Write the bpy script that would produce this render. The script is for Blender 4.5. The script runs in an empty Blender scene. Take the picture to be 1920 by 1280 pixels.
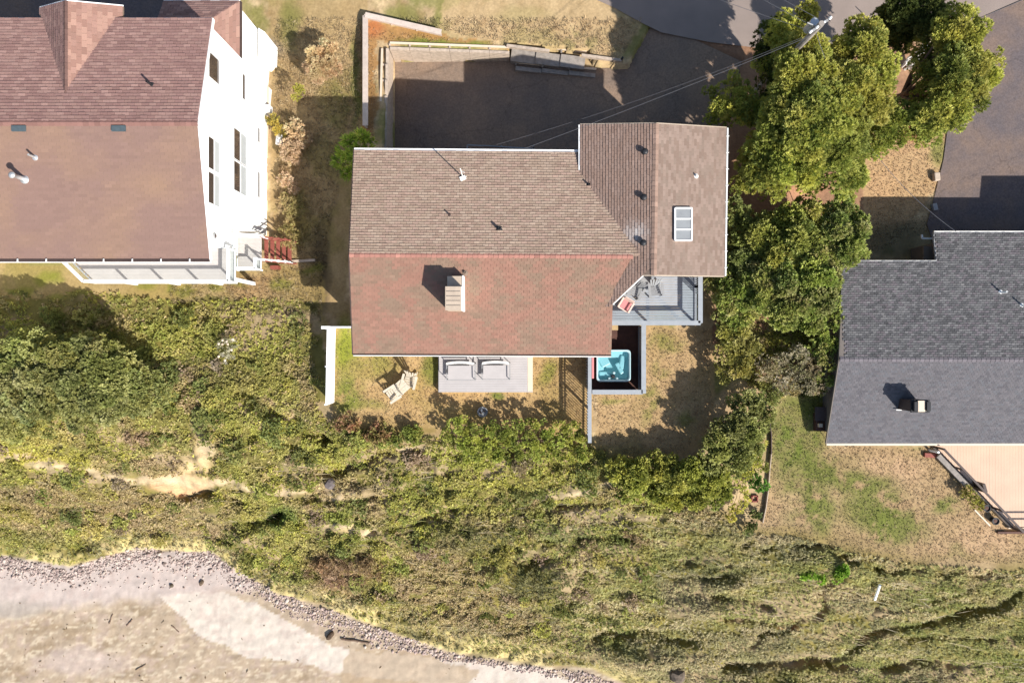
import bpy, bmesh, math, random
import numpy as np
from mathutils import Vector, Matrix

# ------------------------------------------------------------------ camera, sky, sun, exposure
sc = bpy.context.scene
random.seed(7)
rng = np.random.default_rng(7)
H = 40.0                      # camera height over the yard (m)
F = 1280.0                    # focal length in photo pixels (24 mm on 36 mm, 1920 px wide)
K = 0.87                      # shadow length per metre of height along each axis

cam_d = bpy.data.cameras.new('camera'); cam = bpy.data.objects.new('camera', cam_d)
sc.collection.objects.link(cam)
cam.location = (0, 0, H); cam.rotation_euler = (0, 0, 0)
cam_d.sensor_width = 36.0; cam_d.lens = 24.0; cam_d.clip_start = 0.5; cam_d.clip_end = 3000
sc.camera = cam

SUN = Vector((1.0, -1.0, 1.0 / K)).normalized()
ELEV = math.asin(SUN.z)
w = bpy.data.worlds.new('World'); sc.world = w; w.use_nodes = True
nt = w.node_tree; bg = nt.nodes['Background']
sky = nt.nodes.new('ShaderNodeTexSky'); sky.sky_type = 'NISHITA'; sky.sun_disc = False
sky.sun_elevation = ELEV; sky.sun_rotation = math.radians(135); sky.air_density = 1.0; sky.dust_density = 1.0
nt.links.new(sky.outputs[0], bg.inputs[0]); bg.inputs[1].default_value = 0.10
sd = bpy.data.lights.new('sun', 'SUN'); so = bpy.data.objects.new('sun', sd); sc.collection.objects.link(so)
sd.energy = 4.8; sd.angle = math.radians(0.55); sd.color = (1.0, 0.965, 0.91)
so.rotation_euler = SUN.to_track_quat('Z', 'Y').to_euler(); so.location = (30, -30, 60)
sc.view_settings.view_transform = 'Standard'; sc.view_settings.look = 'None'
sc.view_settings.gamma = 1.0; sc.view_settings.exposure = 0.76; sc.view_settings.use_curve_mapping = False
sc.render.engine = 'CYCLES'
sc.cycles.max_bounces = 8; sc.cycles.diffuse_bounces = 5; sc.cycles.transparent_max_bounces = 12

# ------------------------------------------------------------------ helpers
GAIN = 1.45
def lin(v):
    v = np.asarray(v, float) / 255.0
    return np.where(v <= 0.04045, v / 12.92, ((v + 0.055) / 1.055) ** 2.4)
def A(r, g, b, k=1.0):
    "albedo that a sunlit level surface needs to show this sRGB colour"
    return np.clip(lin([r, g, b]) / GAIN * k, 0.004, 0.86)
def P(px, py, z=0.0):
    s = (H - z) / F
    return Vector(((px - 960) * s, (640 - py) * s, z))
def S(v, a, b):
    t = np.clip((v - a) / (b - a), 0, 1); return t * t * (3 - 2 * t)

COL = sc.collection
ORI = {}
def tag(o, label=None, cat=None, group=None, kind=None):
    if label: o['label'] = label
    if cat: o['category'] = cat
    if group: o['group'] = group
    if kind: o['kind'] = kind
    return o
def empty(name, loc, label=None, cat=None, group=None):
    o = bpy.data.objects.new(name, None); COL.objects.link(o); o.location = loc
    o.empty_display_size = 0.3
    ORI[o.name] = Vector(loc)
    return tag(o, label, cat, group)
def link(name, me, m=None, parent=None, loc=None, rot=None, kind=None):
    "mesh data given in its own frame; loc is world when there is a parent thing"
    o = bpy.data.objects.new(name, me); COL.objects.link(o)
    if m and not me.materials: me.materials.append(m)
    if parent is not None:
        o.parent = parent; base = ORI[parent.name]; ORI[o.name] = base
        if loc is not None: o.location = Vector(loc) - base
    elif loc is not None: o.location = loc
    if rot is not None: o.rotation_euler = rot
    if kind: o['kind'] = kind
    return o

class MB:
    def __init__(s): s.v = []; s.f = []; s.c = []
    def add(s, vs, fs, c=None):
        n = len(s.v); s.v += [tuple(v) for v in vs]; s.f += [tuple(i + n for i in f) for f in fs]
        if c is not None: s.c += [tuple(c)] * len(vs)
        return s
    def box(s, x0, x1, y0, y1, z0, z1, c=None):
        vs = [(x0,y0,z0),(x1,y0,z0),(x1,y1,z0),(x0,y1,z0),(x0,y0,z1),(x1,y0,z1),(x1,y1,z1),(x0,y1,z1)]
        return s.add(vs, [(3,2,1,0),(4,5,6,7),(0,1,5,4),(1,2,6,5),(2,3,7,6),(3,0,4,7)], c)
    def obox(s, cen, sx, sy, sz, rz=0.0, rx=0.0, ry=0.0, c=None):
        M = Matrix.Translation(Vector(cen)) @ Matrix.Rotation(rz,4,'Z') @ Matrix.Rotation(ry,4,'Y') @ Matrix.Rotation(rx,4,'X')
        vs = [M @ Vector((a*sx/2,b*sy/2,d*sz/2)) for d in (-1,1) for a,b in ((-1,-1),(1,-1),(1,1),(-1,1))]
        return s.add(vs, [(3,2,1,0),(4,5,6,7),(0,1,5,4),(1,2,6,5),(2,3,7,6),(3,0,4,7)], c)
    def beam(s, p0, p1, wd, ht, c=None):
        p0 = Vector(p0); p1 = Vector(p1); d = (p1-p0).normalized()
        up = Vector((0,0,1)) if abs(d.z) < 0.95 else Vector((0,1,0))
        sd_ = d.cross(up).normalized(); up = sd_.cross(d).normalized()
        vs = [p + sd_*a*wd/2 + up*b*ht/2 for p in (p0,p1) for a,b in ((-1,-1),(1,-1),(1,1),(-1,1))]
        return s.add(vs, [(0,1,2,3),(7,6,5,4),(1,0,4,5),(2,1,5,6),(3,2,6,7),(0,3,7,4)], c)
    def tube(s, p0, p1, r0, r1=None, n=8, cap=True, c=None):
        r1 = r0 if r1 is None else r1
        p0 = Vector(p0); p1 = Vector(p1); d = (p1-p0).normalized()
        a = d.orthogonal().normalized(); b = d.cross(a)
        vs = []
        for p, r in ((p0,r0),(p1,r1)):
            vs += [p + (a*math.cos(t)+b*math.sin(t))*r for t in [2*math.pi*i/n for i in range(n)]]
        fs = [(i,(i+1)%n,n+(i+1)%n,n+i) for i in range(n)]
        if cap: fs += [tuple(range(n-1,-1,-1)), tuple(range(n,2*n))]
        return s.add(vs, fs, c)
    def lathe(s, cen, prof, n=14, c=None):
        cx,cy,cz = cen; vs = []
        for r,z in prof: vs += [(cx+r*math.cos(2*math.pi*i/n), cy+r*math.sin(2*math.pi*i/n), cz+z) for i in range(n)]
        fs = []
        for k in range(len(prof)-1):
            fs += [(k*n+i,k*n+(i+1)%n,(k+1)*n+(i+1)%n,(k+1)*n+i) for i in range(n)]
        fs += [tuple(range(n-1,-1,-1)), tuple(range((len(prof)-1)*n,len(prof)*n))]
        return s.add(vs, fs, c)
    def prism(s, pts, z0, z1, c=None):
        n = len(pts)
        a = sum(pts[i][0]*pts[(i+1)%n][1]-pts[(i+1)%n][0]*pts[i][1] for i in range(n))
        if a < 0: pts = pts[::-1]
        vs = [(p[0],p[1],z0) for p in pts] + [(p[0],p[1],z1) for p in pts]
        fs = [tuple(range(n-1,-1,-1)), tuple(range(n,2*n))] + [(i,(i+1)%n,n+(i+1)%n,n+i) for i in range(n)]
        return s.add(vs, fs, c)
    def slab(s, top, th, c=None):
        n = len(top); top = [Vector(t) for t in top]
        nrm = (top[1]-top[0]).cross(top[2]-top[0])
        if nrm.z < 0: top = top[::-1]
        vs = [t - Vector((0,0,th)) for t in top] + top
        fs = [tuple(range(n-1,-1,-1)), tuple(range(n,2*n))] + [(i,(i+1)%n,n+(i+1)%n,n+i) for i in range(n)]
        return s.add(vs, fs, c)
    def mesh(s, name, off=Vector((0,0,0)), smooth=False):
        me = bpy.data.meshes.new(name)
        me.from_pydata([tuple(Vector(v)-off) for v in s.v], [], s.f)
        if s.c and len(s.c) == len(s.v):
            at = me.color_attributes.new('Col', 'FLOAT_COLOR', 'POINT')
            at.data.foreach_set('color', np.hstack([np.array(s.c), np.ones((len(s.c),1))]).astype(np.float32).ravel())
        if smooth: me.polygons.foreach_set('use_smooth', [True]*len(me.polygons))
        me.update(); return me
    def build(s, name, m, parent=None, kind=None, smooth=False, bev=0.0):
        off = ORI[parent.name] if parent is not None else Vector((0,0,0))
        o = link(name, s.mesh(name, off, smooth), m, parent, None, None, kind)
        if bev:
            b = o.modifiers.new('bevel','BEVEL'); b.width = bev; b.segments = 2; b.limit_method = 'ANGLE'
        return o
    def top(s, name, m, label, cat, group=None, kind=None, smooth=False, bev=0.0):
        "a thing that is one mesh; origin at its base centre"
        a = np.array([tuple(v) for v in s.v]); lo = a.min(0); hi = a.max(0)
        off = Vector(((lo[0]+hi[0])/2,(lo[1]+hi[1])/2,lo[2]))
        o = link(name, s.mesh(name, off, smooth), m, None, off, None, kind)
        if bev:
            b = o.modifiers.new('bevel','BEVEL'); b.width = bev; b.segments = 2; b.limit_method = 'ANGLE'
        ORI[o.name] = off
        return tag(o, label, cat, group)

def npmesh(name, V, Fq, C=None, smooth=False):
    "fast mesh from arrays; Fq is (M,3) or (M,4)"
    me = bpy.data.meshes.new(name); k = Fq.shape[1]
    me.vertices.add(len(V)); me.vertices.foreach_set('co', np.ascontiguousarray(V, np.float32).ravel())
    me.loops.add(Fq.size); me.loops.foreach_set('vertex_index', np.ascontiguousarray(Fq, np.int32).ravel())
    me.polygons.add(len(Fq)); me.polygons.foreach_set('loop_start', np.arange(0, Fq.size, k, dtype=np.int32))
    if smooth: me.polygons.foreach_set('use_smooth', np.ones(len(Fq), bool))
    if C is not None:
        at = me.color_attributes.new('Col', 'FLOAT_COLOR', 'POINT')
        at.data.foreach_set('color', np.hstack([C, np.ones((len(C),1))]).astype(np.float32).ravel())
    me.update(calc_edges=True); return me

# ---- noise on arrays
def _hash(ix, iy, seed):
    h = (ix.astype(np.int64)*374761393 + iy.astype(np.int64)*668265263 + seed*982451653) & 0x7fffffff
    h = ((h ^ (h >> 13)) * 1274126177) & 0x7fffffff
    return ((h ^ (h >> 16)) & 0xffff) / 65535.0
def vn(x, y, sc_, seed=0):
    x = np.asarray(x)/sc_; y = np.asarray(y)/sc_
    ix = np.floor(x); iy = np.floor(y); fx = x-ix; fy = y-iy
    fx = fx*fx*(3-2*fx); fy = fy*fy*(3-2*fy)
    a = _hash(ix,iy,seed); b = _hash(ix+1,iy,seed); c = _hash(ix,iy+1,seed); d = _hash(ix+1,iy+1,seed)
    return (a*(1-fx)+b*fx)*(1-fy)+(c*(1-fx)+d*fx)*fy
def fb(x, y, sc_, seed=0, o=4, g=0.55):
    t = 0; am = 1; n = 0
    for i in range(o):
        t = t+am*vn(x, y, sc_/2**i, seed+i*17); n += am; am *= g
    return t/n
def pip(px, py, poly):
    px = np.asarray(px); ins = np.zeros(px.shape, bool); n = len(poly)
    for i in range(n):
        x0,y0 = poly[i]; x1,y1 = poly[(i+1)%n]
        if y0 == y1: continue
        c = ((y0 > py) != (y1 > py)) & (px < (x1-x0)*(py-y0)/(y1-y0)+x0)
        ins ^= c
    return ins

# ------------------------------------------------------------------ materials
def principled(name):
    m = bpy.data.materials.new(name); m.use_nodes = True
    return m, m.node_tree, m.node_tree.nodes['Principled BSDF']
def mat(name, rgb, rough=0.75, var=0.12, scale=6.0, bump=0.0, metal=0.0, detail=5, stretch=(1,1,1), bscale=None, spec=0.3):
    m, t, b = principled(name)
    N = t.nodes; L = t.links
    tc = N.new('ShaderNodeTexCoord'); mp = N.new('ShaderNodeMapping'); mp.inputs['Scale'].default_value = stretch
    geo = N.new('ShaderNodeNewGeometry')
    L.new(geo.outputs['Position'], mp.inputs['Vector'])
    nz = N.new('ShaderNodeTexNoise'); nz.inputs['Scale'].default_value = scale; nz.inputs['Detail'].default_value = detail
    L.new(mp.outputs[0], nz.inputs['Vector'])
    cr = N.new('ShaderNodeValToRGB')
    c = np.asarray(rgb, float)
    cr.color_ramp.elements[0].position = 0.3; cr.color_ramp.elements[1].position = 0.7
    cr.color_ramp.elements[0].color = (*np.clip(c*(1-var),0,1),1); cr.color_ramp.elements[1].color = (*np.clip(c*(1+var),0,0.9),1)
    L.new(nz.outputs['Fac'], cr.inputs[0]); L.new(cr.outputs[0], b.inputs['Base Color'])
    b.inputs['Roughness'].default_value = rough; b.inputs['Metallic'].default_value = metal
    b.inputs['Specular IOR Level'].default_value = spec
    if bump:
        n2 = N.new('ShaderNodeTexNoise'); n2.inputs['Scale'].default_value = bscale or scale*6; n2.inputs['Detail'].default_value = 4
        L.new(mp.outputs[0], n2.inputs['Vector'])
        bp = N.new('ShaderNodeBump'); bp.inputs['Strength'].default_value = bump; bp.inputs['Distance'].default_value = 0.03
        L.new(n2.outputs['Fac'], bp.inputs['Height']); L.new(bp.outputs[0], b.inputs['Normal'])
    return m
def mat_attr(name, rough=0.85, var=0.2, scale=9.0, bump=0.25, bscale=40, trans=0.0, spec=0.2, fine=0.0):
    "colour comes from the mesh's own colour attribute, broken up by noise"
    m, t, b = principled(name); N = t.nodes; L = t.links
    at = N.new('ShaderNodeAttribute'); at.attribute_name = 'Col'
    geo = N.new('ShaderNodeNewGeometry')
    nz = N.new('ShaderNodeTexNoise'); nz.inputs['Scale'].default_value = scale; nz.inputs['Detail'].default_value = 6; nz.inputs['Roughness'].default_value = 0.65
    L.new(geo.outputs['Position'], nz.inputs['Vector'])
    mr = N.new('ShaderNodeMapRange'); mr.inputs['From Min'].default_value = 0.3; mr.inputs['From Max'].default_value = 0.7
    mr.inputs['To Min'].default_value = 1-var; mr.inputs['To Max'].default_value = 1+var
    L.new(nz.outputs['Fac'], mr.inputs['Value'])
    vm = N.new('ShaderNodeVectorMath'); vm.operation = 'SCALE'
    L.new(at.outputs['Color'], vm.inputs[0]); L.new(mr.outputs[0], vm.inputs['Scale'])
    col = vm.outputs[0]
    L.new(col, b.inputs['Base Color'])
    b.inputs['Roughness'].default_value = rough; b.inputs['Specular IOR Level'].default_value = spec
    if bump:
        n2 = N.new('ShaderNodeTexNoise'); n2.inputs['Scale'].default_value = bscale; n2.inputs['Detail'].default_value = 3
        L.new(geo.outputs['Position'], n2.inputs['Vector'])
        bp = N.new('ShaderNodeBump'); bp.inputs['Strength'].default_value = bump; bp.inputs['Distance'].default_value = 0.04
        L.new(n2.outputs['Fac'], bp.inputs['Height']); L.new(bp.outputs[0], b.inputs['Normal'])
    if trans:
        tr = N.new('ShaderNodeBsdfTranslucent'); L.new(col, tr.inputs['Color'])
        mx = N.new('ShaderNodeMixShader'); mx.inputs[0].default_value = trans
        L.new(b.outputs[0], mx.inputs[1]); L.new(tr.outputs[0], mx.inputs[2])
        L.new(mx.outputs[0], N['Material Output'].inputs['Surface'])
    return m
def mat_glass(name, tint=(0.8,0.9,0.92), f=0.93):
    m, t, b = principled(name); N = t.nodes; L = t.links
    b.inputs['Base Color'].default_value = (*tint,1); b.inputs['Roughness'].default_value = 0.08
    tr = N.new('ShaderNodeBsdfTransparent'); tr.inputs[0].default_value = (0.95,0.98,0.98,1)
    mx = N.new('ShaderNodeMixShader'); mx.inputs[0].default_value = f
    L.new(b.outputs[0], mx.inputs[1]); L.new(tr.outputs[0], mx.inputs[2])
    L.new(mx.outputs[0], N['Material Output'].inputs['Surface']); return m

M = {}
M['ground'] = mat_attr('ground_cover_soil', 0.95, 0.20, 7.0, 0.2, 24)
M['sand'] = mat_attr('beach_sand', 0.95, 0.06, 5.0, 0.25, 14)
M['leaf'] = mat_attr('leaf', 0.55, 0.10, 3.0, 0.0, trans=0.36, spec=0.3)
M['grass'] = mat_attr('grass_blade', 0.75, 0.10, 3.0, 0.0, trans=0.3)
M['shingle'] = mat_attr('asphalt_shingle', 0.92, 0.10, 60.0, 0.3, 150)
M['stone'] = mat_attr('cobble', 0.85, 0.15, 20.0, 0.2, 40)
M['asphalt'] = mat('old_asphalt', A(150,130,114), 0.9, 0.16, 0.55, 0.35, bscale=60, detail=10)
M['asphalt2'] = mat('dark_asphalt', A(118,108,110), 0.9, 0.15, 0.4, 0.3, bscale=60, detail=10)
def asphalt(name, c, c2):
    m, t, b = principled(name); N = t.nodes; L = t.links; geo = N.new('ShaderNodeNewGeometry')
    def noise(sc_, det): 
        n_ = N.new('ShaderNodeTexNoise'); n_.inputs['Scale'].default_value = sc_; n_.inputs['Detail'].default_value = det; n_.inputs['Roughness'].default_value = 0.65; L.new(geo.outputs['Position'], n_.inputs['Vector']); return n_
    big = noise(0.28, 6); fine = noise(9.0, 6)
    r1 = N.new('ShaderNodeValToRGB'); r1.color_ramp.elements[0].position = 0.40; r1.color_ramp.elements[1].position = 0.64
    r1.color_ramp.elements[0].color = (*c,1); r1.color_ramp.elements[1].color = (*c2,1); L.new(big.outputs['Fac'], r1.inputs[0])
    mr = N.new('ShaderNodeMapRange'); mr.inputs['From Min'].default_value = .3; mr.inputs['From Max'].default_value = .7; mr.inputs['To Min'].default_value = .78; mr.inputs['To Max'].default_value = 1.22; L.new(fine.outputs['Fac'], mr.inputs['Value'])
    wv = noise(1.6, 4); va = N.new('ShaderNodeVectorMath'); va.operation = 'MULTIPLY_ADD'; va.inputs[1].default_value = (1.2,1.2,1.2); L.new(wv.outputs['Color'], va.inputs[0]); L.new(geo.outputs['Position'], va.inputs[2])
    vo = N.new('ShaderNodeTexVoronoi'); vo.feature = 'DISTANCE_TO_EDGE'; vo.inputs['Scale'].default_value = 0.22; L.new(va.outputs[0], vo.inputs['Vector'])
    cr = N.new('ShaderNodeMapRange'); cr.inputs['From Min'].default_value = 0.0; cr.inputs['From Max'].default_value = 0.010; cr.inputs['To Min'].default_value = .72; cr.inputs['To Max'].default_value = 1.0; L.new(vo.outputs['Distance'], cr.inputs['Value'])
    mm = N.new('ShaderNodeMath'); mm.operation = 'MULTIPLY'; L.new(mr.outputs[0], mm.inputs[0]); L.new(cr.outputs[0], mm.inputs[1])
    sc2 = N.new('ShaderNodeVectorMath'); sc2.operation = 'SCALE'; L.new(r1.outputs[0], sc2.inputs[0]); L.new(mm.outputs[0], sc2.inputs['Scale']); L.new(sc2.outputs[0], b.inputs['Base Color'])
    b.inputs['Roughness'].default_value = .92; b.inputs['Specular IOR Level'].default_value = .2
    bp = N.new('ShaderNodeBump'); bp.inputs['Strength'].default_value = .3; bp.inputs['Distance'].default_value = .03; L.new(fine.outputs['Fac'], bp.inputs['Height']); L.new(bp.outputs[0], b.inputs['Normal']); return m
M['asphalt'] = asphalt('stained_asphalt', A(140,122,108), A(164,138,116))
M['asphalt2'] = asphalt('patched_dark_asphalt', A(112,102,102), A(136,116,104))
M['road'] = mat('road_asphalt', A(158,142,132), 0.9, 0.08, 0.8, 0.3, bscale=60, detail=8)
M['white'] = mat('white_paint', (0.82,0.81,0.78), 0.6, 0.03, 1.5, 0.05)
M['stucco'] = mat('white_siding', (0.84,0.83,0.80), 0.7, 0.02, 0.7, 0.06)
M['cream'] = mat('cream_paint', A(250,228,200,0.95), 0.6, 0.05, 2.0)
M['creamchair'] = mat('cream_wood', A(238,224,200,0.9), 0.6, 0.08, 9.0, stretch=(1,1,1))
M['grayw'] = mat('grey_painted_wood', A(176,180,184,0.95), 0.65, 0.07, 4.0, 0.1)
M['grayd'] = mat('grey_deck_board', A(178,182,188,0.97), 0.7, 0.08, 2.2, 0.15)
M['patio'] = mat('pale_composite_board', A(205,198,195,0.97), 0.75, 0.05, 2.0, 0.1)
M['tan'] = mat('tan_deck_board', A(228,194,166), 0.75, 0.05, 1.2, 0.1)
M['plank'] = mat('weathered_plank', A(205,185,165), 0.85, 0.18, 5.0, 0.35)
M['plank2'] = mat('grey_weathered_timber', A(165,155,145), 0.85, 0.2, 5.0, 0.35)
M['darkwood'] = mat('dark_stained_wood', A(98,66,54), 0.7, 0.2, 5.0, 0.2)
M['redwood'] = mat('red_painted_wood', A(158,88,74), 0.7, 0.1, 4.0)
M['limewood'] = mat('pale_weathered_board', A(222,203,188), 0.8, 0.1, 4.0, 0.2)
M['wallm'] = mat('brown_grey_siding', A(140,120,105), 0.8, 0.08, 3.0)
M['wallg'] = mat('grey_siding', A(130,120,112), 0.8, 0.08, 3.0)
M['chim'] = mat('chimney_siding', A(206,186,164), 0.85, 0.10, 3.0, 0.2)
M['black'] = mat('black_metal', (0.02,0.02,0.022), 0.5, 0.1, 5.0)
M['bronze'] = mat('brown_metal', A(88,72,66), 0.5, 0.15, 5.0)
M['galv'] = mat('galvanised_metal', (0.55,0.55,0.54), 0.4, 0.1, 6.0, metal=0.6)
M['gray'] = mat('grey_plastic', A(168,168,168), 0.6, 0.08, 6.0)
M['graydk'] = mat('dark_grey_fabric', A(92,90,90), 0.9, 0.12, 20.0)
M['pink'] = mat('pink_plastic', A(238,150,148), 0.55, 0.06, 5.0)
M['pinkrim'] = mat('pale_pink_plastic', A(252,222,205,0.95), 0.55, 0.04, 5.0)
M['acrylic'] = mat('tub_acrylic', A(176,222,228,1.0), 0.25, 0.05, 2.0)
M['tubrim'] = mat('pale_tub_rim', A(205,235,238,0.95), 0.3, 0.03, 2.0)
M['pane'] = mat('window_glass', A(110,95,85,0.6), 0.08, 0.2, 1.0, spec=0.8)
M['blind'] = mat('pale_blind', (0.40,0.41,0.40), 0.6, 0.04, 2.0)
M['skyglass'] = mat('skylight_glass', A(150,152,152), 0.06, 0.10, 2.0, spec=0.9)
M['glass'] = mat_glass('clear_glass')
M['bark'] = mat('grey_brown_bark', A(135,112,95), 0.9, 0.25, 8.0, 0.5)
M['wire'] = mat('wire_sheath', A(92,92,98), 0.6, 0.05, 5.0)
M['flash'] = mat('pale_flashing', (0.75,0.72,0.66), 0.5, 0.05, 3.0)
M['floor'] = mat('tan_wood', A(200,170,125), 0.8, 0.12, 4.0)
# water of the tub: clear, tinted
def _water():
    m, t, b = principled('tub_water'); N = t.nodes; L = t.links
    b.inputs['Base Color'].default_value = (0.10,0.36,0.42,1); b.inputs['Roughness'].default_value = 0.05
    b.inputs['IOR'].default_value = 1.33
    geo = N.new('ShaderNodeNewGeometry'); nz = N.new('ShaderNodeTexNoise'); nz.inputs['Scale'].default_value = 5; nz.inputs['Detail'].default_value = 2
    L.new(geo.outputs['Position'], nz.inputs['Vector'])
    bp = N.new('ShaderNodeBump'); bp.inputs['Strength'].default_value = 0.3; bp.inputs['Distance'].default_value = 0.05
    L.new(nz.outputs['Fac'], bp.inputs['Height']); L.new(bp.outputs[0], b.inputs['Normal'])
    tr = N.new('ShaderNodeBsdfTransparent'); tr.inputs[0].default_value = (0.88,0.965,0.975,1)
    mx = N.new('ShaderNodeMixShader'); mx.inputs[0].default_value = 0.86
    L.new(b.outputs[0], mx.inputs[1]); L.new(tr.outputs[0], mx.inputs[2])
    L.new(mx.outputs[0], N['Material Output'].inputs['Surface']); return m
M['water'] = _water()

# ------------------------------------------------------------------ terrain
BEACH = -7.0
TOP = [(-2500,740),(0,760),(300,785),(600,800),(760,830),(1100,850),(1250,900),(1390,1010),(1480,1018),(1600,1050),(1700,1070),(1890,1084),(1990,1075),(4000,1080)]
TOE = [(-2500,1010),(0,1040),(130,1062),(250,1030),(400,1035),(450,1075),(520,1110),(620,1140),(720,1180),(850,1222),(1000,1245),(1110,1252),(1180,1285),(1300,1350),(1500,1420),(2000,1480),(4000,1500)]
tw = np.array([tuple(P(a,b,0))[:2] for a,b in TOP]); bw = np.array([tuple(P(a,b,BEACH))[:2] for a,b in TOE])
def edges(x): return np.interp(x, tw[:,0], tw[:,1]), np.interp(x, bw[:,0], bw[:,1])
def drive_z(x): return -3.0 + 1.75*np.clip((np.asarray(x)+7.5)/17.5, 0, 1)
PIT = [(-7.5,9.0),(-7.5,17.7),(-0.2,17.45),(-0.15,18.0),(4.7,17.55),(5.2,16.8),(7.0,16.6),(8.6,19.5),(14,17.0),(12.5,11.0),(4.0,9.0)]
def zbase(x, y):
    x = np.asarray(x, float); y = np.asarray(y, float)
    z = -1.25*S(y,10.5,18.0)*(1-S(x,15,19)) - 1.55*S(x,15.5,19.0)*S(y,0.6,4.2)
    yt, yb = edges(x)
    t = np.clip((yt-y)/(yt-yb), 0, 1)
    z = z + BEACH*(0.75*t+0.25*t*t*(3-2*t)) - 0.03*np.clip(yb-y,0,200)
    return z
def G0(px, py):
    z = 0.0
    for _ in range(12):
        q = P(px,py,z); z = float(zbase(q.x,q.y))
    return P(px,py,z)

# creases and hollows of the bluff: (photo polyline, depth, half width)
CREASE = [
 ([(1395,1022),(1430,1030),(1480,1019),(1540,1027),(1600,1050),(1650,1063),(1700,1071),(1800,1077),(1880,1084)],0.55,0.16),
 ([(1580,1062),(1572,1085),(1545,1105),(1545,1140),(1540,1155),(1500,1165),(1480,1185),(1430,1192),(1410,1215)],0.6,0.25),
 ([(1330,1155),(1400,1165),(1480,1175)],0.5,0.25),
 ([(1640,1142),(1700,1135),(1780,1115),(1830,1100)],0.35,0.2),
 ([(1560,1240),(1600,1215),(1640,1190),(1680,1175),(1760,1168),(1810,1150),(1870,1145),(1920,1110)],0.9,0.4),
 ([(1700,1205),(1780,1195),(1860,1198)],0.5,0.3),
 ([(1370,1250),(1430,1248),(1520,1245),(1600,1252)],0.9,0.5),
 ([(1660,1252),(1720,1240),(1800,1255)],0.7,0.45),
 ([(1120,1195),(1190,1190),(1240,1195),(1300,1205)],0.6,0.40),
 ([(1260,1082),(1310,1085),(1380,1080)],0.7,0.4),
 ([(1340,1118),(1400,1125),(1450,1140)],0.5,0.3),
 ([(1290,1058),(1330,1062),(1370,1060)],0.45,0.25),
 ([(1080,1015),(1130,1010),(1190,1012)],0.6,0.3),
 ([(1000,970),(1050,955),(1130,945)],0.5,0.3),
 ([(560,935),(620,945),(680,940),(740,930),(800,915)],0.5,0.3),
 ([(420,990),(470,985),(520,970)],1.0,0.6),
 ([(600,890),(660,880),(720,850)],0.6,0.45),
 ([(440,740),(500,775),(560,800),(610,830)],0.8,0.5),
 ([(720,850),(780,850),(860,855),(960,850)],0.4,0.3),
 ([(330,930),(380,925),(440,935)],0.8,0.35),
 ([(60,885),(110,895),(150,890)],0.6,0.45),
 ([(700,1000),(760,985),(850,960)],0.4,0.3),
 ([(1010,1010),(1060,1030),(960,1075)],0.35,0.4),
]
creases = [([(G0(a,b).x,G0(a,b).y) for a,b in pl], d, hw) for pl,d,hw in CREASE]
MOUND = [ # photo centre, radii in m, height
 (640,1055,2.6,1.5,0.9),(1010,1085,3.0,1.2,0.7),(850,1000,2.6,1.4,0.6),(1520,1062,2.6,0.8,0.5),(1200,1235,2.6,1.0,0.9),
 (1480,1290,4.2,0.8,0.9),(1740,1290,3.0,1.0,0.7),(130,700,4.0,1.6,0.5),(470,960,1.2,0.6,0.5),(1300,1140,2.5,0.8,0.5),
]
def zdetail(x, y, z):
    yt, yb = edges(x)
    t = (yt-y)/(yt-yb)
    bank = S(t,-0.02,0.06)*(1-S(t,0.97,1.03))
    # hummocks stretched along the slope
    wx = x+1.2*fb(x,y,4.0,3); wy = y+0.8*fb(x,y,3.0,5)
    n = 0.6*(fb(wx*0.45,wy,1.3,11,5,0.6)-0.5)+0.4*(0.5-np.abs(fb(wx*0.30+0.25*wy,wy,1.5,15,3)-0.5)*4)*0.5
    n2 = fb(wx,wy,0.7,31,3)-0.5
    gz_ = S(x,2.0,9.0)*S(-y,9.0,12.5)
    z = z + bank*(1.5*n*(1-.45*gz_)+0.75*n2*(1-.6*gz_))
    for pl,d,hw in creases:
        pts = np.array(pl); lo = pts.min(0)-hw*3; hi = pts.max(0)+hw*3
        mk = (x>lo[0])&(x<hi[0])&(y>lo[1])&(y<hi[1])
        if not mk.any(): continue
        xx = x[mk]+0.7*(fb(x[mk],y[mk],0.9,77)-0.5); yy = y[mk]+0.9*(fb(x[mk],y[mk],0.8,78)-0.5)
        dm = np.full(xx.shape, 9e9)
        for (x0,y0),(x1,y1) in zip(pl[:-1],pl[1:]):
            dx,dy = x1-x0,y1-y0; s = np.clip(((xx-x0)*dx+(yy-y0)*dy)/(dx*dx+dy*dy),0,1)
            dm = np.minimum(dm, np.hypot(xx-x0-s*dx, yy-y0-s*dy))
        z[mk] -= d*np.exp(-(dm/(hw*.75))**2)*(0.5+0.9*vn(xx,yy,0.9,9))
    for px,py,rx,ry,h in MOUND:
        c = G0(px,py)
        z = z + h*np.exp(-((x-c.x)/rx)**2-((y-c.y)/ry)**2)
    # soft lawn unevenness
    z = z + (1-bank)*0.06*(fb(x,y,1.6,51)-0.5)
    # beach: low undulation
    bch = S(t,1.0,1.1)
    z = z + bch*(0.10*(fb(x,y*1.6,1.5,91,4)-0.5)+0.09*(fb(x,y*1.5,0.45,95,3,.6)-.5))
    return z
def axis(a, b, st, far, n):
    core = np.arange(a, b+1e-6, st); g = np.geomspace(st*2, far, n)
    return np.concatenate([(a-np.cumsum(g))[::-1], core, b+np.cumsum(g)])
GX = axis(-37.2, 37.2, 0.14, 160, 14); GY = axis(-26.0, 22.6, 0.14, 160, 14)
XX, YY = np.meshgrid(GX, GY)
ZB = zbase(XX, YY)
ZZ = zdetail(XX.copy(), YY.copy(), ZB.copy())
inpit = pip(XX, YY, PIT)
ZZ = np.where(inpit, drive_z(XX)-0.06, ZZ)
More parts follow.
